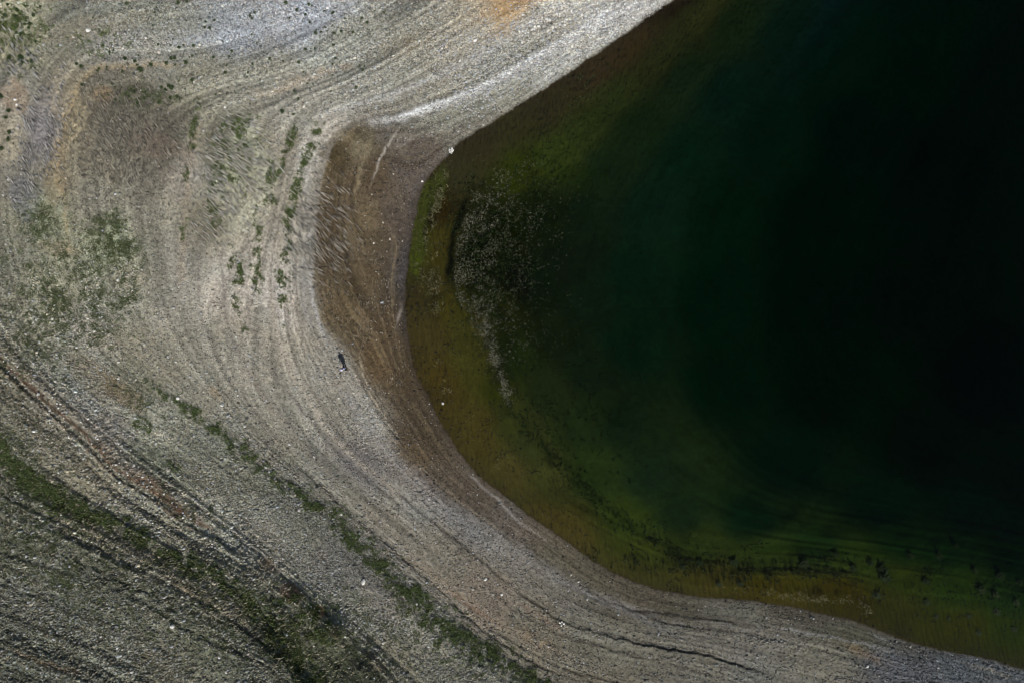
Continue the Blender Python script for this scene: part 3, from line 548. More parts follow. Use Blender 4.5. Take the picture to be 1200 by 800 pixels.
# ------------------------------------------------------------------ blades: grass, dead stalks, reed stubble
def blades(name, x, y, per, spread, hgt, wid, lean, ldir, colf, mat, label, cat, kind='stuff', z0=None):
    """every plant: `per` thin blades; lean 0 = upright .. 1 = flat, ldir = direction of lean (map degrees) or None"""
    n = len(x); X, Y, Zq = world(x, y)
    if z0 is not None: Zq = np.maximum(Zq, z0)
    if z0 is not None and len(x) > 2000: Zq = np.maximum(zat(x, y), -.03-np.clip((x-np.interp(y, [226,290,345,400,466], [566,534,545,560,584])-28)/55, 0, 1.5)*.9*RNG.random(n))
    N_ = n*per; r = spread*np.sqrt(RNG.random(N_)); a = RNG.random(N_)*6.283
    bx = np.repeat(X, per)+r*np.cos(a); by = np.repeat(Y, per)+r*np.sin(a); bz = np.repeat(Zq, per)
    sz = np.repeat(.6+.8*RNG.random(n), per)*(.6+.6*RNG.random(N_)); h = hgt*sz
    ld = RNG.random(N_)*6.283 if ldir is None else np.repeat(ldir, per)+(RNG.random(N_)-.5)*.35
    le = np.clip(lean*(.7+.6*RNG.random(N_)), 0, .96); ho = h*le; up = h*np.sqrt(1-le*le)
    sa = ld+1.57; wx = np.cos(sa)*wid*sz*.5; wy = np.sin(sa)*wid*sz*.5
    b0 = np.stack([bx-wx, by-wy, bz-.01], -1); b1 = np.stack([bx+wx, by+wy, bz-.01], -1)
    mx_ = np.stack([bx+np.cos(ld)*ho*.45, by+np.sin(ld)*ho*.45, bz+up*.62], -1)
    m0 = mx_-np.stack([wx,wy,0*wx], -1)*.9; m1 = mx_+np.stack([wx,wy,0*wx], -1)*.9
    tp = np.stack([bx+np.cos(ld)*ho, by+np.sin(ld)*ho, bz+up+.02], -1)
    V = np.stack([b0,b1,m1,m0,tp], 1).reshape(-1,3)
    f = np.array([(0,1,2),(0,2,3),(3,2,4)]); F_ = (f[None]+np.arange(N_)[:,None,None]*5).reshape(-1,3)
    c = np.repeat(colf(N_), 5, 0); o = raw_mesh(name, V, F_, mat, c); tag(o, label, cat, kind=kind); return o
GRM = attr_mat('grass_blades', .8, .2); DRY = attr_mat('dead_stalks', .9, .15)
def gcol(base, var=.35, yel=.3):
    base = np.array(base)
    def f(n):
        v = 1+var*2*(RNG.random((n,1))-.5); y_ = RNG.random((n,1))*yel
        return np.clip((base*(1-y_)+np.array([.16,.14,.06])*y_)*v, .004, .6)
    return f
def lm(pts, wd, rough=4, seed=0, brk=.7):
    re_ = wd*2.5+12; W = lwin(pts, re_); PX_, PY_ = PX[W], PY[W]; out = np.zeros_like(PX)
    d = sdist(pts, re_, W)+rough*2*fbm(PX_/10, PY_/10, 300+seed, 3)
    out[W] = np.exp(-(d/wd)**2)*np.clip(sst(-.25, .35, fbm(PX_/9, PY_/9, 330+seed, 3)+.45*(1-brk)), 0, 1); return out
def bm(x, y, rx, ry, ang=0, seed=0, brk=.6):
    R_ = max(rx, ry)*1.9; W = win(x-R_, y-R_, x+R_, y+R_); PX_, PY_ = PX[W], PY[W]; out = np.zeros_like(PX)
    a = math.radians(ang); u = ((PX_-x)*math.cos(a)+(PY_-y)*math.sin(a))/rx; v = (-(PX_-x)*math.sin(a)+(PY_-y)*math.cos(a))/ry
    out[W] = np.exp(-(u*u+v*v)**1.3)*sst(-.15, .3, fbm(PX_/8, PY_/8, 360+seed, 3)+.4*(1-brk)); return out
# vivid grass strips
g1 = (.7*lm([(175,448),(212,477),(250,500),(300,545),(350,577),(400,622),(420,645),(450,670),(487,697),(525,735),(562,757),(600,780),(650,805)], 5.5, 5, 1, .75)*sst(130, 260, PX)
      + .4*lm([(395,600),(430,640),(470,685),(520,730),(580,765),(640,800)], 10, 6, 2, .9)
      + 1.1*lm([(-20,515),(7,535),(32,562),(62,583),(95,602)], 9, 4, 3, .4) + .8*lm([(95,602),(130,612),(165,632),(200,655)], 8, 4, 4, .6)
      + .5*lm([(200,655),(262,680),(310,725),(350,775)], 10, 6, 5, .8) + .6*lm([(318,740),(340,768),(370,800)], 11, 5, 6, .6)
      + .7*lm([(374,150),(364,178),(352,205),(344,235),(338,262),(335,300)], 4.2, 2, 7, .6) + .6*lm([(345,150),(335,180),(325,200),(318,235)], 3.6, 3, 8, .8)
      + .8*bm(288,158,14,16,20,9) + .3*bm(270,195,22,40,10,10,.9) + .8*lm([(283,305),(282,330)], 3.5, 1, 11, .4) + .35*bm(332,330,8,30,0,12,.9)
      + .5*lm([(233,118),(230,140),(225,160)], 2.6, 1.5, 13, .5)+.3*lm([(226,160),(218,215),(214,280)], 3, 2, 48, 1)+.3*lm([(262,150),(254,200),(250,262)], 5, 3, 49, 1)+.4*lm([(320,195),(306,240),(300,300),(303,340)], 4, 3, 52, .9)+.3*lm([(270,290),(276,350),(290,390)], 3.5, 2, 53, 1) + .5*bm(20,30,34,22,0,14,.8) + .25*bm(118,50,30,14,0,15,.9)
      + .5*bm(205,545,10,6,40,16,.5) + .6*bm(168,500,10,8,40,17,.5) + .35*bm(520,745,60,24,42,18,.9) + .4*bm(360,730,40,30,40,19,.8))*EDGE
g2 = (.9*bm(128,280,22,28,-10,30,.6) + .6*bm(150,300,14,20,0,31,.7) + .5*bm(50,260,30,24,10,32,.8) + .5*bm(90,375,40,28,20,33,.9) + .45*bm(60,340,60,50,20,34,1)
      + .3*bm(20,400,40,40,0,35,.9) + .5*bm(168,115,40,14,0,36,.8) + .35*bm(145,345,16,26,0,37,.8) + .3*bm(60,420,50,16,40,38,.9) + .4*bm(165,475,36,12,40,39,.8)
      + .35*bm(30,560,60,50,35,40,.9) + .3*bm(110,680,120,60,30,41,1) + .25*bm(270,730,80,40,35,42,1) + .25*bm(230,600,50,20,35,43,1) + .3*bm(420,750,70,40,40,44,1)
      + .35*bm(25,75,22,14,0,45,.8) + .25*bm(110,350,60,50,30,46,1) + .18*bm(60,640,80,60,20,47,1))*EDGE
CL = sst(-.5, .45, fbm(PX/5.5, PY/5.5, 510, 3)+.25*S2); CL2 = sst(-.75, .7, fbm(PX/6.5, PY/6.5, 511, 3)+.25*S2)
g1 = g1*(1+.6*(T > 5.5))
x, y = pick(g1*CL*inside, 17000)
blades('green_grass', x, y, 7, .16, .22, .05, .75, None, gcol((.070,.112,.038), .6, .4), GRM, 'bright green grass growing in strips along old waterlines', 'grass')
x, y = pick(g2*CL2*inside, 14000)
blades('sparse_grass', x, y, 6, .18, .17, .045, .8, None, gcol((.078,.108,.052), .5, .35), GRM, 'dull green low weeds thinly covering the dry slope', 'grass')
g3 = (veg_h*(.5+.5*n2)+.25*bm(150,150,70,60,0,50,.3)+.3*bm(60,350,80,80,0,51,.6))*EDGE
x, y = pick(np.maximum(g3,0)*sst(-.25,.3,S2+.6*fbm(PX/8,PY/8,512,3))*inside, 24000)
blades('dark_scrub', x, y, 4, .2, .13, .05, .85, None, gcol((.085,.085,.065), .6, .4), DRY, 'dark withered ground cover on the lower left hillside', 'ground cover')
# dead stalks, combed flat by the falling water
def stalks(name, prob, n, ang, L, wd, col, lean, label, cat='dead reeds', per=2, var=.35, spread=.25, z0=None):
    x, y = pick(prob*inside, n); an = np.full(n, -math.radians(ang))+.2*noise(x/25, y/25, 400)
    return blades(name, x, y, per, spread, L, wd, lean, an, gcol(col, var, .1), DRY, label, cat, z0=z0)
stalks('dead_reeds', bm(272,205,40,60,10,60,.5)*EDGE+.3*bm(300,180,25,30,0,61,.5), 760, 40, .9, .085, (.56,.52,.45), 0.94, 'pale straw coloured reed stalks lying combed beside the upper grass strips')
stalks('dead_reeds', bm(355,270,16,45,5,62,.5)*EDGE, 420, 44, .9, .09, (.52,.48,.42), .94, 'pale reed stalks lying across the sand left of the brown mud')
stalks('dead_reeds', (bm(388,272,20,50,0,63,.4))*EDGE, 230, 44, .8, .09, (.38,.34,.28), .92, 'tan reed stalks lying on the dark brown mud edge')
stalks('dead_reeds', (bm(45,160,24,58,18,64,.75)+.6*bm(25,65,20,30,0,65,.6))*EDGE, 560, 46, .8, .085, (.46,.45,.44), .93, 'greyish white reed stalks lying on the far left terrace')
stalks('dead_reeds', (bm(150,150,70,55,10,66,.2)+.5*bm(120,210,70,50,10,67,.5))*EDGE, 2000, 50, .5, .07, (.27,.245,.21), .88, 'brown withered stalks matted over the upper left terrace', var=.6)
stalks('dead_reeds', (bm(110,150,34,40,10,68,.3)+.6*bm(185,190,40,40,10,69,.6))*EDGE, 520, 52, .65, .09, (.42,.38,.31), .92, 'straw coloured stalks scattered through the brown terrace patch')
mudm = sst(.02,.2,T)*(1-sst(.8,1.0,T))*((PX > 360) & (PX < 500) & (PY > 190) & (PY < 450))
stalks('reed_litter', mudm*sst(-.2,.4,fbm(PX/16,PY/16,70,3))*EDGE, 1500, 60, .25, .07, (.32,.27,.2), .9, 'small bits of broken reed strewn over the brown mud', 'reed litter', per=2, var=.5)
stalks('dry_grass', (.6*lm([(80,605),(150,645),(190,665),(270,715),(300,740)], 12, 5, 71, .5)+veg_h*.12*(1+n2)+.3*bm(290,240,20,50,0,72,.6)+.25*bm(60,270,50,60,0,73,.8))*EDGE, 5200, -30, .4, .065, (.27,.25,.185), .9, 'straw coloured dry grass along the furrows of the hillside', 'dry grass')
# standing stubble in the water
edge_x = np.interp(PY, [200,226,240,262,290,318,345,370,400,430,466,480], [620,566,550,541,534,531,533,545,560,568,584,600])
rbd = np.clip(PX-edge_x, -1, 400); rb = sst(0, 5, rbd)*(np.exp(-rbd/40)*.7+.16)*np.clip(.45+1.6*fbm(PX/9, PY/9, 521, 3)+.35, 0, 1.4)*(1-sst(60, 150, rbd))*sst(205, 250, PY)*(1-sst(350, 470, PY+.35*rbd))*sst(-.45, .1, fbm(PX/12, PY/12, 520, 3))
rb = rb+1.8*lm([(567,372),(575,400),(580,420),(588,445),(597,466)], 4.5, 2, 82, .5)+.35*lm([(560,236),(590,215),(612,200),(622,196)], 6, 4, 83, .6)
x, y = pick(rb*inside*W_, 5200)
blades('reed_stubble', x, y, 2, .07, .12, .035, .8, None, gcol((.165,.16,.12), .7, .1), DRY, 'pale broken reed stubble standing out of the dark shallow water', 'reed stubble', z0=-.03)
rb2 = (1.4*bm(514,235,6,36,14,84,.4)+.5*bm(503,262,5,26,8,94,.5)+.7*bm(513,345,8,24,0,85,.4)+.35*bm(500,310,12,40,0,86,.7)+.5*bm(515,425,6,8,0,87,.3)+.5*bm(524,455,5,6,0,88,.3)+.4*bm(583,540,7,6,0,89,.2)+.5*bm(548,490,5,5,0,92,.3)
       +1.1*lm([(895,690),(920,697),(950,699),(985,700),(1008,704),(1015,714)], 4, 2, 90, .4)+.4*lm([(840,686),(870,692)], 4, 2, 91, .5)+.3*bm(588,210,14,8,0,93,.2))
x, y = pick(rb2*inside*W_, 900)
blades('reed_stubble', x, y, 3, .16, .20, .035, .8, None, gcol((.15,.14,.08), .5, .1), DRY, 'thin tan reed stubble in the shallows near the waterline', 'reed stubble', z0=-.04)
# dark pond weed growing on the bed
wd_ = (bm(575,300,40,80,-8,95,.3)+.6*lm([(592,470),(625,510),(660,545),(705,590),(760,630),(800,655),(850,672),(900,668),(1000,668)], 8, 6, 96, .6)+.3*bm(640,220,50,40,0,97,.7)+.2*bm(690,480,60,80,0,98,.8)
       +.25*lm([(700,90),(660,170),(640,230)], 18, 8, 99, .8)+.3*bm(760,660,60,10,10,100,.7))*W_
x, y = pick(wd_*inside, 3200)
blades('pond_weed', x, y, 6, .22, .2, .07, .7, None, gcol((.05,.062,.024), .5, .1), GRM, 'dark pond weed patches under the shallow water', 'pond weed')
x, y = pick((bm(492,255,7,44,10,101,.3)+.9*bm(490,295,8,26,4,102,.3)+.3*bm(508,215,6,20,0,103,.6))*W_*inside, 1700)
blades('algae', x, y, 6, .14, .06, .07, .85, None, gcol((.070,.084,.012), .5, .15), GRM, 'vivid green algae in the shallows beside the grey mud', 'algae')

# ------------------------------------------------------------------ stones one can point at
def boulder_mesh(name, seed, mat, flat=.75, cut=.25):
    import bmesh
    b = bmesh.new(); bmesh.ops.create_icosphere(b, subdivisions=2, radius=1.0); r = random.Random(seed)
    pl = [(Vector((r.uniform(-1,1), r.uniform(-1,1), r.uniform(-.6,1))).normalized(), r.uniform(.62,.9)) for _ in range(9)]
    for v in b.verts:
        for n, d in pl:
            e = v.co.dot(n)-d
            if e > 0: v.co -= n*e
        v.co *= 1+r.uniform(-.04,.04); v.co.z *= flat
    me = bpy.data.meshes.new(name); b.to_mesh(me); b.free(); me.materials.append(mat); return me
M_W = plain('white_limestone', (.66,.65,.62), .8, 6, .18); M_T = plain('tan_limestone', (.46,.42,.35), .85, 6, .25)
M_G = plain('grey_limestone', (.36,.36,.36), .85, 6, .25); M_D = plain('dark_wet_stone', (.03,.028,.026), .6, 6, .3)
BM = {m_: [boulder_mesh('boulder', s, mt_) for s in range(si, si+5)] for m_, mt_, si in (('w', M_W, 1), ('t', M_T, 11), ('g', M_G, 21), ('d', M_D, 31))}
def boulder(x, y, r, m_, label, name='boulder', cat='stone', group=None, up=0.):
    o = bpy.data.objects.new(name, random.choice(BM[m_])); SC.collection.objects.link(o)
    X, Y, Zq = world(x, y); k = random.uniform(.85,1.15)
    o.location = (float(X), float(Y), float(Zq)+r*.38+up); o.scale = (r*k, r/k, r*random.uniform(.85,1.05)); o.rotation_euler = (random.uniform(-.25,.25), random.uniform(-.25,.25), random.uniform(0,6.28))
    return tag(o, label, cat, group)
BL = [(104,36,.27,'w','large white boulder on the grey gravel at the upper left, alone with a dark shadow'),
(171,45,.15,'w','small white stone on pale gravel right of the large upper left boulder'),
(264,126,.17,'w','white stone at the edge of the brown patch right of the upper left terrace'),
(18,117,.17,'w','upper white stone of the pair on bare tan sand at the far left'),
(20,123,.16,'w','lower white stone of the pair on bare tan sand at the far left'),
(557,48,.24,'w','bright white boulder at the end of the washed gravel band near the top'),
(518,57,.15,'w','small white stone left of the bright boulder near the top'),
(354,98,.14,'w','white stone on the ochre streak of the upper gravel'),
(495,213,.15,'w','single white stone on the grey wet mud near the waterline'),
(449,261,.13,'t','cream stone highest in the brown mud'),
(457,280,.16,'t','yellowish tan stone nearest the grey mud in the brown flat'),
(438,285,.12,'w','small white stone in the middle of the brown mud flat'),
(461,204,.12,'t','brown stone on the upper end of the mud flat'),
(519,472,.20,'w','white stone lying in the shallow water close to the left shore'),
(460,443,.13,'t','tan stone in the narrow part of the brown mud below the person'),
(397,466,.14,'w','small white stone on gravel below the person'),
(368,535,.14,'w','white stone on gravel above the long green strip'),
(45,462,.22,'w','pale boulder with a dark shadow just above the rust red gully'),
(40,505,.19,'w','white boulder just below the rust red gully at the left'),
(71,473,.13,'w','small white stone above the gully right of the pale boulder'),
(209,466,.24,'w','big white boulder beside the green strip left of centre'),
(206,424,.15,'w','white stone on tan ground above the big boulder of the green strip'),
(223,441,.16,'g','pale grey stone right above the big boulder of the green strip'),
(260,475,.18,'w','white stone on tan ground right of the green strip'),
(267,487,.19,'g','long pale grey stone just below the white stone right of the green strip'),
(139,424,.16,'w','white stone on the greenish slope left of centre'),
(90,407,.14,'w','small white stone on the left slope above the gravel belt'),
(111,388,.15,'w','small white stone with a dark shadow on the weedy slope'),
(139,443,.15,'w','white stone in the weedy patch above the gravel belt'),
(279,463,.12,'w','tiny white stone on smooth tan ground above the green strip'),
(275,519,.13,'w','small white stone inside the bend of the green strip'),
(118,597,.12,'t','small tan stone on the lower green strip'),
(136,544,.15,'w','white stone on the sandy flank above the gully'),
(426,681,.30,'w','large white boulder with a square shadow on the grey lower gravel'),
(569,678,.20,'w','white boulder with a shadow on smooth sand between the two cracks'),
(588,696,.19,'w','white boulder at the lower right of the pair on smooth sand'),
(554,690,.14,'w','small white stone left of the pair on smooth sand'),
(488,707,.17,'w','white stone sitting in the lower green strip'),
(464,660,.14,'g','pale grey stone by the crack above the green strip'),
(400,602,.18,'w','white boulder where the crack meets the green strip'),
(346,672,.18,'w','white boulder on the grey gravel above the rust coloured patch'),
(398,666,.14,'g','grey stone left of the large lower boulder'),
(502,757,.15,'w','pale stone on the grey ground below the lower green strip'),
(507,747,.16,'g','light grey stone just above the pale stone under the lower green strip'),
(669,673,.17,'t','tan boulder with a dark shadow on the brown wet shore'),
(678,681,.13,'w','small white stone beside the tan boulder on the brown wet shore'),
(1016,780,.19,'w','white boulder with a black shadow on the gravel at the lower right'),
(202,733,.27,'w','pale boulder on the dark furrowed hillside at the lower left'),
(31,651,.17,'g','pale grey stone high on the furrowed hillside at the left'),
(138,758,.17,'w','white stone on the stony ground at the bottom left'),
(257,770,.15,'w','white stone on the furrowed hillside near the bottom edge'),
(155,787,.18,'w','white stone at the bottom edge left of the furrows'),
(56,637,.12,'g','small grey stone above the dark furrow at the left'),
(953,724,.14,'g','pale grey stone on the wet shore of the lower right'),
(1050,751,.13,'w','small pale stone at the waterline of the lower right'),
(395.6,430.5,.13,'d','small dark stone left of the person'),
(398.7,437.3,.15,'d','dark stone on the gravel just below the person')]
for x_, y_, r_, m_, lb in BL: boulder(x_, y_, r_, m_, lb)
for i,(dx, dy, r_, up, lb) in enumerate([(-2.2,-.6,.19,0,'left white block'),(1.2,-2.6,.16,0,'top white block'),(2.6,-.2,.20,0,'right white block'),(-1.4,2.4,.18,0,'lower left white block'),(1.3,1.6,.19,.0,'lower right white block'),(.1,-.2,.15,.12,'middle white block, set highest,'),(.4,4.2,.12,0,'lowest small pale block')]):
    boulder(528.6+dx*.85, 176.4+dy*.85, r_*.78, 'w', lb+' of the stone ring at the top corner of the waterline', group='white blocks heaped at the waterline', up=up)
for i,(dx, dy, r_, lb) in enumerate([(-2.4,-1,.15,'left stone'),(0,-2,.13,'top stone'),(2.3,0,.15,'right stone'),(-.6,2,.14,'bottom stone'),(3.4,2.6,.10,'smallest stone')]):
    boulder(658.5+dx, 730+dy, r_, 'w', lb+' of the white cluster in the long dark crack', group='white stones clustered in the long crack')
ZONES = [(off(G,6,-6),11,45,'w',.08,.14,'small white stone along the sandy edge of the rust red gully','white stones along the gully'),
 ([(590,40),(640,28),(690,10),(740,15)],14,40,'w',.12,.2,'white cobble on the washed gravel near the upper shore','white cobbles near the upper shore'),
 ([(60,440),(140,500),(230,570),(330,630),(420,700)],20,38,'g',.08,.13,'small pale stone scattered on the grey gravel belt below centre left','pale stones on the grey gravel belt'),
 ([(330,680),(380,720),(420,745)],12,18,'w',.09,.15,'white stone scattered near the rust coloured patches on the lower gravel','white stones by the rust patches'),
 ([(20,740),(120,750),(220,770)],20,26,'g',.08,.14,'pale stone on the stony bottom left corner','pale stones in the bottom left corner'),
 ([(430,225),(445,300),(440,360),(455,420)],12,18,'t',.06,.1,'tiny tan stone lying on the brown mud flat','tan stones on the brown mud'),
 ([(500,620),(560,670),(640,720)],22,20,'g',.08,.12,'small grey stone on the smooth sand above the long crack','grey stones on the smooth sand')]
for pts, sp, n, m_, r0, r1, lb, gp in ZONES:
    ln = resample(pts, 2)
    for _ in range(n):
        ki = random.randrange(len(ln)); q = ln[ki]; pt_ = ('left end', 'middle', 'right end')[ki*3//len(ln)]
        boulder(q[0]+random.gauss(0, sp*.6), q[1]+random.gauss(0, sp*.6), random.uniform(r0, r1), m_, ' '.join((lb+', '+pt_).split()), 'loose_stone', 'stone', gp)

# ------------------------------------------------------------------ plants one can point at
def clump_mesh(name, seed, n, R, hgt, wd, mat, base, var=.4):
    r = np.random.default_rng(seed); a = r.random(n)*6.283; rad = R*r.random(n)**.7; ph = r.random(n)
    bx = rad*np.cos(a)*.8; by = rad*np.sin(a)*.8; h = hgt*(1.15-rad/R)*(.5+.6*r.random(n)); L = R*.45*(.5+r.random(n))
    a2 = r.random(n)*6.283; tx = bx+np.cos(a2)*L; ty = by+np.sin(a2)*L; sx = -np.sin(a2)*wd; sy = np.cos(a2)*wd
    b0 = np.stack([bx, by, h*.5], -1); m0 = np.stack([(bx+tx)/2-sx, (by+ty)/2-sy, h], -1); m1 = np.stack([(bx+tx)/2+sx, (by+ty)/2+sy, h*.92], -1); tp = np.stack([tx, ty, h*.7], -1)
    V = np.stack([b0, m0, tp, m1], 1).reshape(-1,3); F_ = np.arange(n*4).reshape(-1,4)
    c = np.clip(np.repeat(np.array(base)*(1+var*2*(r.random((n,1))-.5)), 4, 0), .004, .6)
    o = raw_mesh(name, V, F_, mat, c); me = o.data; bpy.data.objects.remove(o); return me
def stem_mesh(R, hgt):
    V, F_ = [], []
    for k_ in range(5):
        a = k_*1.26; ex_, ey_ = R*.5*math.cos(a), R*.5*math.sin(a); b = len(V)
        for j in range(3):
            c_, s_ = math.cos(j*2.09)*.012, math.sin(j*2.09)*.012; V += [(c_, s_, -.04), (ex_+c_*.4, ey_+s_*.4, hgt*.8)]
        for j in range(3): F_.append((b+2*j, b+2*((j+1)%3), b+2*((j+1)%3)+1, b+2*j+1))
    o = raw_mesh('stem', np.array(V), np.array(F_), STEM); me = o.data; bpy.data.objects.remove(o); return me
STEM = plain('plant_stem', (.10,.09,.05), .9)
WC = [(clump_mesh('foliage', s, 150, .34, .26, .03, GRM, (.038,.062,.026) if s % 2 else (.05,.072,.03)), stem_mesh(.3,.2)) for s in range(5)]
UW = [(clump_mesh('foliage', 20+s, 110, .5, .2, .045, GRM, (.036,.046,.02)), stem_mesh(.4,.35)) for s in range(4)]
def plant(x, y, s, kinds, name, label, cat, group, sink=0):
    fm, sm_ = random.choice(kinds); e = bpy.data.objects.new(name, None); SC.collection.objects.link(e); e.empty_display_size = .1
    X, Y, Zq = world(x, y); e.location = (float(X), float(Y), float(Zq)-sink); e.scale = (s, s*random.uniform(.75,1.2), s); e.rotation_euler = (0,0,random.uniform(0,6.28))
    for nm, me in (('foliage', fm), ('stem', sm_)):
        c = bpy.data.objects.new(nm, me); SC.collection.objects.link(c); c.parent = e
    return tag(e, label, cat, group)
PT = [(1,113,.9),(10,130,.8),(7,138,.7),(11,155,.7),(10,163,.8),(2,174,.8),(35,28,.9),(25,40,1.),(24,68,1.0),(26,73,.9),(38,72,.9),(90,75,.7),(95,78,.8),(47,8,.6),(20,12,.7),
 (147,69,.9),(158,72,.7),(165,82,1.),(177,76,.8),(205,68,.7),(195,74,.8),(218,73,.8),(225,94,.7),(198,101,.7),(240,32,.6),(246,33,.6),(227,54,.7),(293,19,.6),(295,22,.6),(272,60,.7),(250,67,.6),(264,85,.7),(129,61,.6),
 (335,3,.8),(348,12,.7),(362,5,.7),(358,17,.6),(380,13,.6),(390,15,.6),(363,26,.5),(370,39,.7),(376,38,.6),(392,39,.7),(400,37,.6),(369,57,.6),(358,58,.6),(391,53,.6),(414,38,.7),(350,73,.6),(316,69,.6),(430,27,.6),(450,15,.6),(404,22,.5),(331,131,.9),(344,134,.6),(209,3,.7),(149,4,.7)]
for _ in range(85):                                  # many more small ones dotted over the upper gravel
    PT.append((random.uniform(95, 450), random.uniform(2, 118), random.uniform(.35, .6)))
PT += [(random.uniform(150, 215), random.uniform(100, 122), random.uniform(.5, .8)) for _ in range(14)]
PT += [(random.uniform(4, 48), random.uniform(4, 78), random.uniform(.5, .9)) for _ in range(18)]
PT = [q for q in PT if float(samp(Dw, X0, Y0, ST, np.array([q[0]]), np.array([q[1]]))[0]) < -8 and not (q[0] > 430 and q[1] > 40)]
for i, (x_, y_, s_) in enumerate(PT):
    col_ = 'left' if x_ < 150 else 'middle' if x_ < 220 else 'right'; row_ = 'near the top edge' if y_ < 35 else 'on open gravel' if y_ < 72 else 'close to it'
    if x_ < 50 and y_ > 100: lb, gp = 'small dark green weed clump on bare tan sand at the far left edge', 'weeds on the far left sand'
    elif x_ < 100: lb, gp = 'low green weed clump in the upper left corner, ' + ('near the top edge' if y_ < 28 else 'below the densest green' if y_ > 55 else 'in the densest green'), 'weeds in the upper left corner'
    elif x_ < 300: lb, gp = 'green weed clump, %s stretch above the brown patch, %s' % (col_, row_), 'weeds above the brown terrace'
    elif y_ > 120: lb, gp = 'green weed clump at the top end of a grass strip', 'weeds topping the grass strips'
    else: lb, gp = 'dark weed clump on the bluish top gravel, ' + ('near the picture edge' if y_ < 20 else 'in the pale streak' if y_ < 45 else 'below the pale streak') + (' and left' if x_ < 360 else ' and right'), 'weeds on the top gravel'
    plant(x_, y_, s_, WC, 'weed_clump', lb, 'weed', gp)
UWP = [(1037,678,1.7,'largest dark underwater weed clump near the lower right shore'),(1034,668,1.3,'dark weed clump touching the top of the largest one'),(1027,698,1.1,'dark weed clump at the right end of the reed stubble row'),(1085,706,1.2,'reddish dark weed clump alone in olive water'),
 (942,662,1.3,'dark weed clump at the left end of the green shelf'),(980,650,.9,None),(1020,660,1.1,None),(1085,682,1.,None),(1000,666,.9,None),(1097,722,.8,None),(1112,725,.7,None),(1135,722,.9,None),(1150,692,1.3,None),(1167,698,1.,None),(1168,717,1.,None),(1191,707,1.,None),(1188,737,.9,None),(1147,742,.8,None),(1100,652,1.2,None),(1067,652,1.2,None),(1172,676,1.2,None),(1142,670,1.,None),(1120,640,1.,None),(820,660,1.,None),(860,660,1.2,None),(867,685,.8,None),(800,665,.8,None),(842,685,.8,None),(1195,683,1.,None)]
for x_, y_, s_, lb in UWP:
    plant(x_, y_, s_, UW, 'water_weed_clump', lb or ('dark underwater weed clump in the olive shallows right of the shelf' if x_ > 1045 else 'dark underwater weed clump on the green shelf' if x_ > 900 else 'dark underwater weed clump above the lower shore bend'), 'water weed', 'dark weed clumps under the water at the lower right')

# ------------------------------------------------------------------ the person
def skin_obj(name, verts, edges, radii, mat, parent=None, sub=2):
    me = bpy.data.meshes.new(name); me.from_pydata(verts, edges, []); o = bpy.data.objects.new(name, me); SC.collection.objects.link(o)
    md = o.modifiers.new('skin', 'SKIN'); md.use_smooth_shade = True
    for i, r in enumerate(radii):
        sv = me.skin_vertices[0].data[i]; sv.radius = (r, r) if not isinstance(r, tuple) else r; sv.use_root = (i == 0)
    s_ = o.modifiers.new('sub', 'SUBSURF'); s_.levels = sub; s_.render_levels = sub
    me.materials.append(mat)
    dg = bpy.context.evaluated_depsgraph_get(); m2 = bpy.data.meshes.new_from_object(o.evaluated_get(dg)); m2.name = name
    o.modifiers.clear(); o.data = m2
    if parent: o.parent = parent
    return o
SKIN = plain('skin', (.45,.28,.2), .6); SHIRT = plain('pale_blue_shirt', (.22,.36,.74), .8); CAP = plain('white_cap', (.62,.68,.80), .8); TRO = plain('black_trousers', (.008,.008,.010), .9); SHOE = plain('black_shoe', (.01,.01,.01), .6)
per = bpy.data.objects.new('person', None); SC.collection.objects.link(per)
X, Y, Zq = world(405, 431.3); per.location = (float(X), float(Y), float(Zq))
per.scale = (1.1, 1.1, 1.1); per.rotation_euler = (0, 0, math.radians(-165))         # walking towards the lower left; local +y is forward
tag(per, 'person in a light blue top, white cap and black trousers walking across the gravel', 'person')
# body: pelvis root, spine, neck, head, arms, legs mid-stride (metres, standing 1.75)
pv = [(0,0,.95),(0,.01,1.12),(0,.02,1.32),(0,.03,1.47),(0,.06,1.56),(0,.08,1.66),(-.17,.02,1.43),(-.23,-.06,1.17),(-.24,.02,.93),(.17,.02,1.43),(.24,.10,1.18),(.25,.24,1.0),
      (-.10,.0,.90),(-.11,.20,.52),(-.11,.17,.10),(.10,0,.90),(.11,-.08,.50),(.11,-.32,.13),(-.11,.30,.04),(.11,-.20,.05),(0,.10,1.72)]
pe = [(0,1),(1,2),(2,3),(3,4),(4,5),(3,6),(6,7),(7,8),(3,9),(9,10),(10,11),(0,12),(12,13),(13,14),(0,15),(15,16),(16,17),(14,18),(17,19),(5,20)]
pr = [.14,(.14,.11),(.17,.11),(.12,.08),.055,.088,.062,.045,.03,.062,.045,.03,.095,.062,.042,.095,.062,.042,.032,.032,.085]
skin_obj('body', pv, pe, pr, SKIN, per)
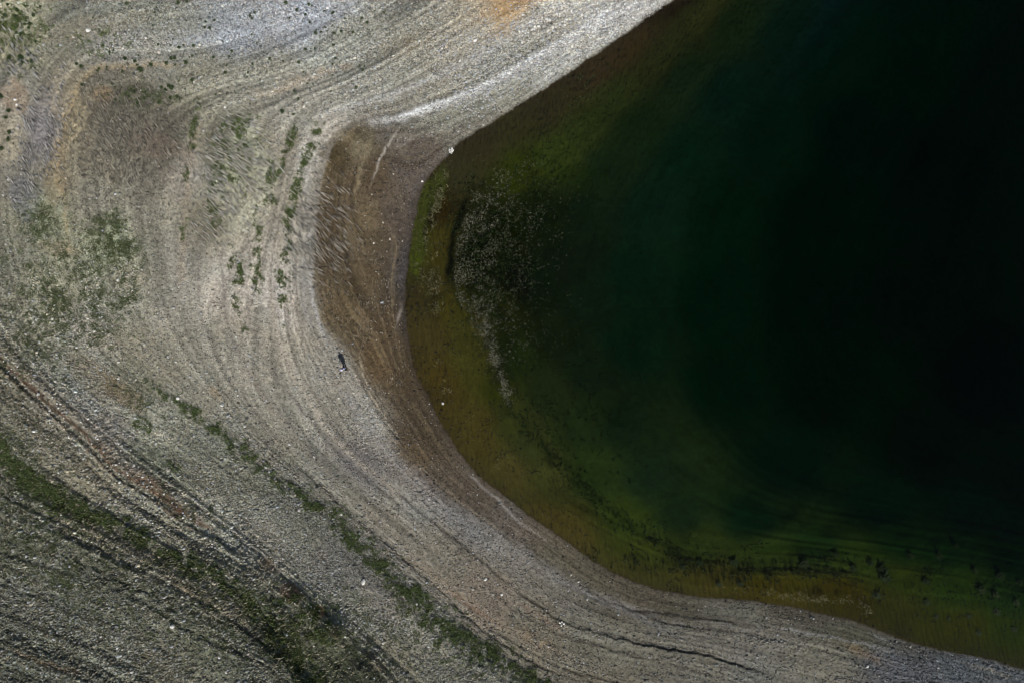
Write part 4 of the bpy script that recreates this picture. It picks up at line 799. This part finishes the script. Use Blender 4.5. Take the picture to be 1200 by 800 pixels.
skin_obj('shirt', [(0,0,.93),(0,.01,1.12),(0,.02,1.32),(0,.03,1.45),(-.18,.02,1.43),(-.235,-.05,1.20),(.18,.02,1.43),(.245,.09,1.21)], [(0,1),(1,2),(2,3),(3,4),(4,5),(3,6),(6,7)], [(.16,.13),(.165,.13),(.195,.135),(.14,.095),.082,.066,.082,.066], SHIRT, per)
skin_obj('trousers', [(0,0,.96),(-.10,.0,.88),(-.11,.20,.52),(-.11,.17,.12),(.10,0,.88),(.11,-.08,.50),(.11,-.31,.15)], [(0,1),(1,2),(2,3),(0,4),(4,5),(5,6)], [(.155,.13),.115,.085,.068,.115,.085,.068], TRO, per)
for sx, fy, fz in ((-.11,.17,.05),(.11,-.30,.07)):
    skin_obj('shoe', [(sx,fy-.04,fz),(sx,fy+.08,fz-.005),(sx,fy+.20,fz-.012)], [(0,1),(1,2)], [.055,.052,.04], SHOE, per)
skin_obj('cap', [(0,.045,1.72),(0,.09,1.77),(0,.14,1.755),(0,.22,1.735)], [(0,1),(1,2),(2,3)], [(.10,.09),(.108,.07),(.10,.045),(.07,.014)], CAP, per)
for sx, sy, sz in ((-.24,.02,.93),(.25,.24,1.0)):       # hands: palm, four fingers, thumb
    s = -1 if sx < 0 else 1; hv = [(sx,sy,sz),(sx,sy+.015,sz-.07)]; he = [(0,1)]; hr = [(.026,.02),(.036,.018)]
    for f, (oy, ln) in enumerate([(-.03,.065),(-.01,.08),(.012,.078),(.032,.06)]):
        b = len(hv); hv += [(sx, sy+oy+.015, sz-.10), (sx-s*.01, sy+oy+.02, sz-.10-ln*.6), (sx-s*.03, sy+oy+.022, sz-.10-ln)]; he += [(1,b),(b,b+1),(b+1,b+2)]; hr += [.010,.009,.008]
    b = len(hv); hv += [(sx-s*.02, sy+.055, sz-.06), (sx-s*.03, sy+.075, sz-.10)]; he += [(1,b),(b,b+1)]; hr += [.011,.009]
    skin_obj('hand', hv, he, hr, SKIN, per, 1)
print('verts', len(ground.data.vertices), 'objects', len(SC.objects))
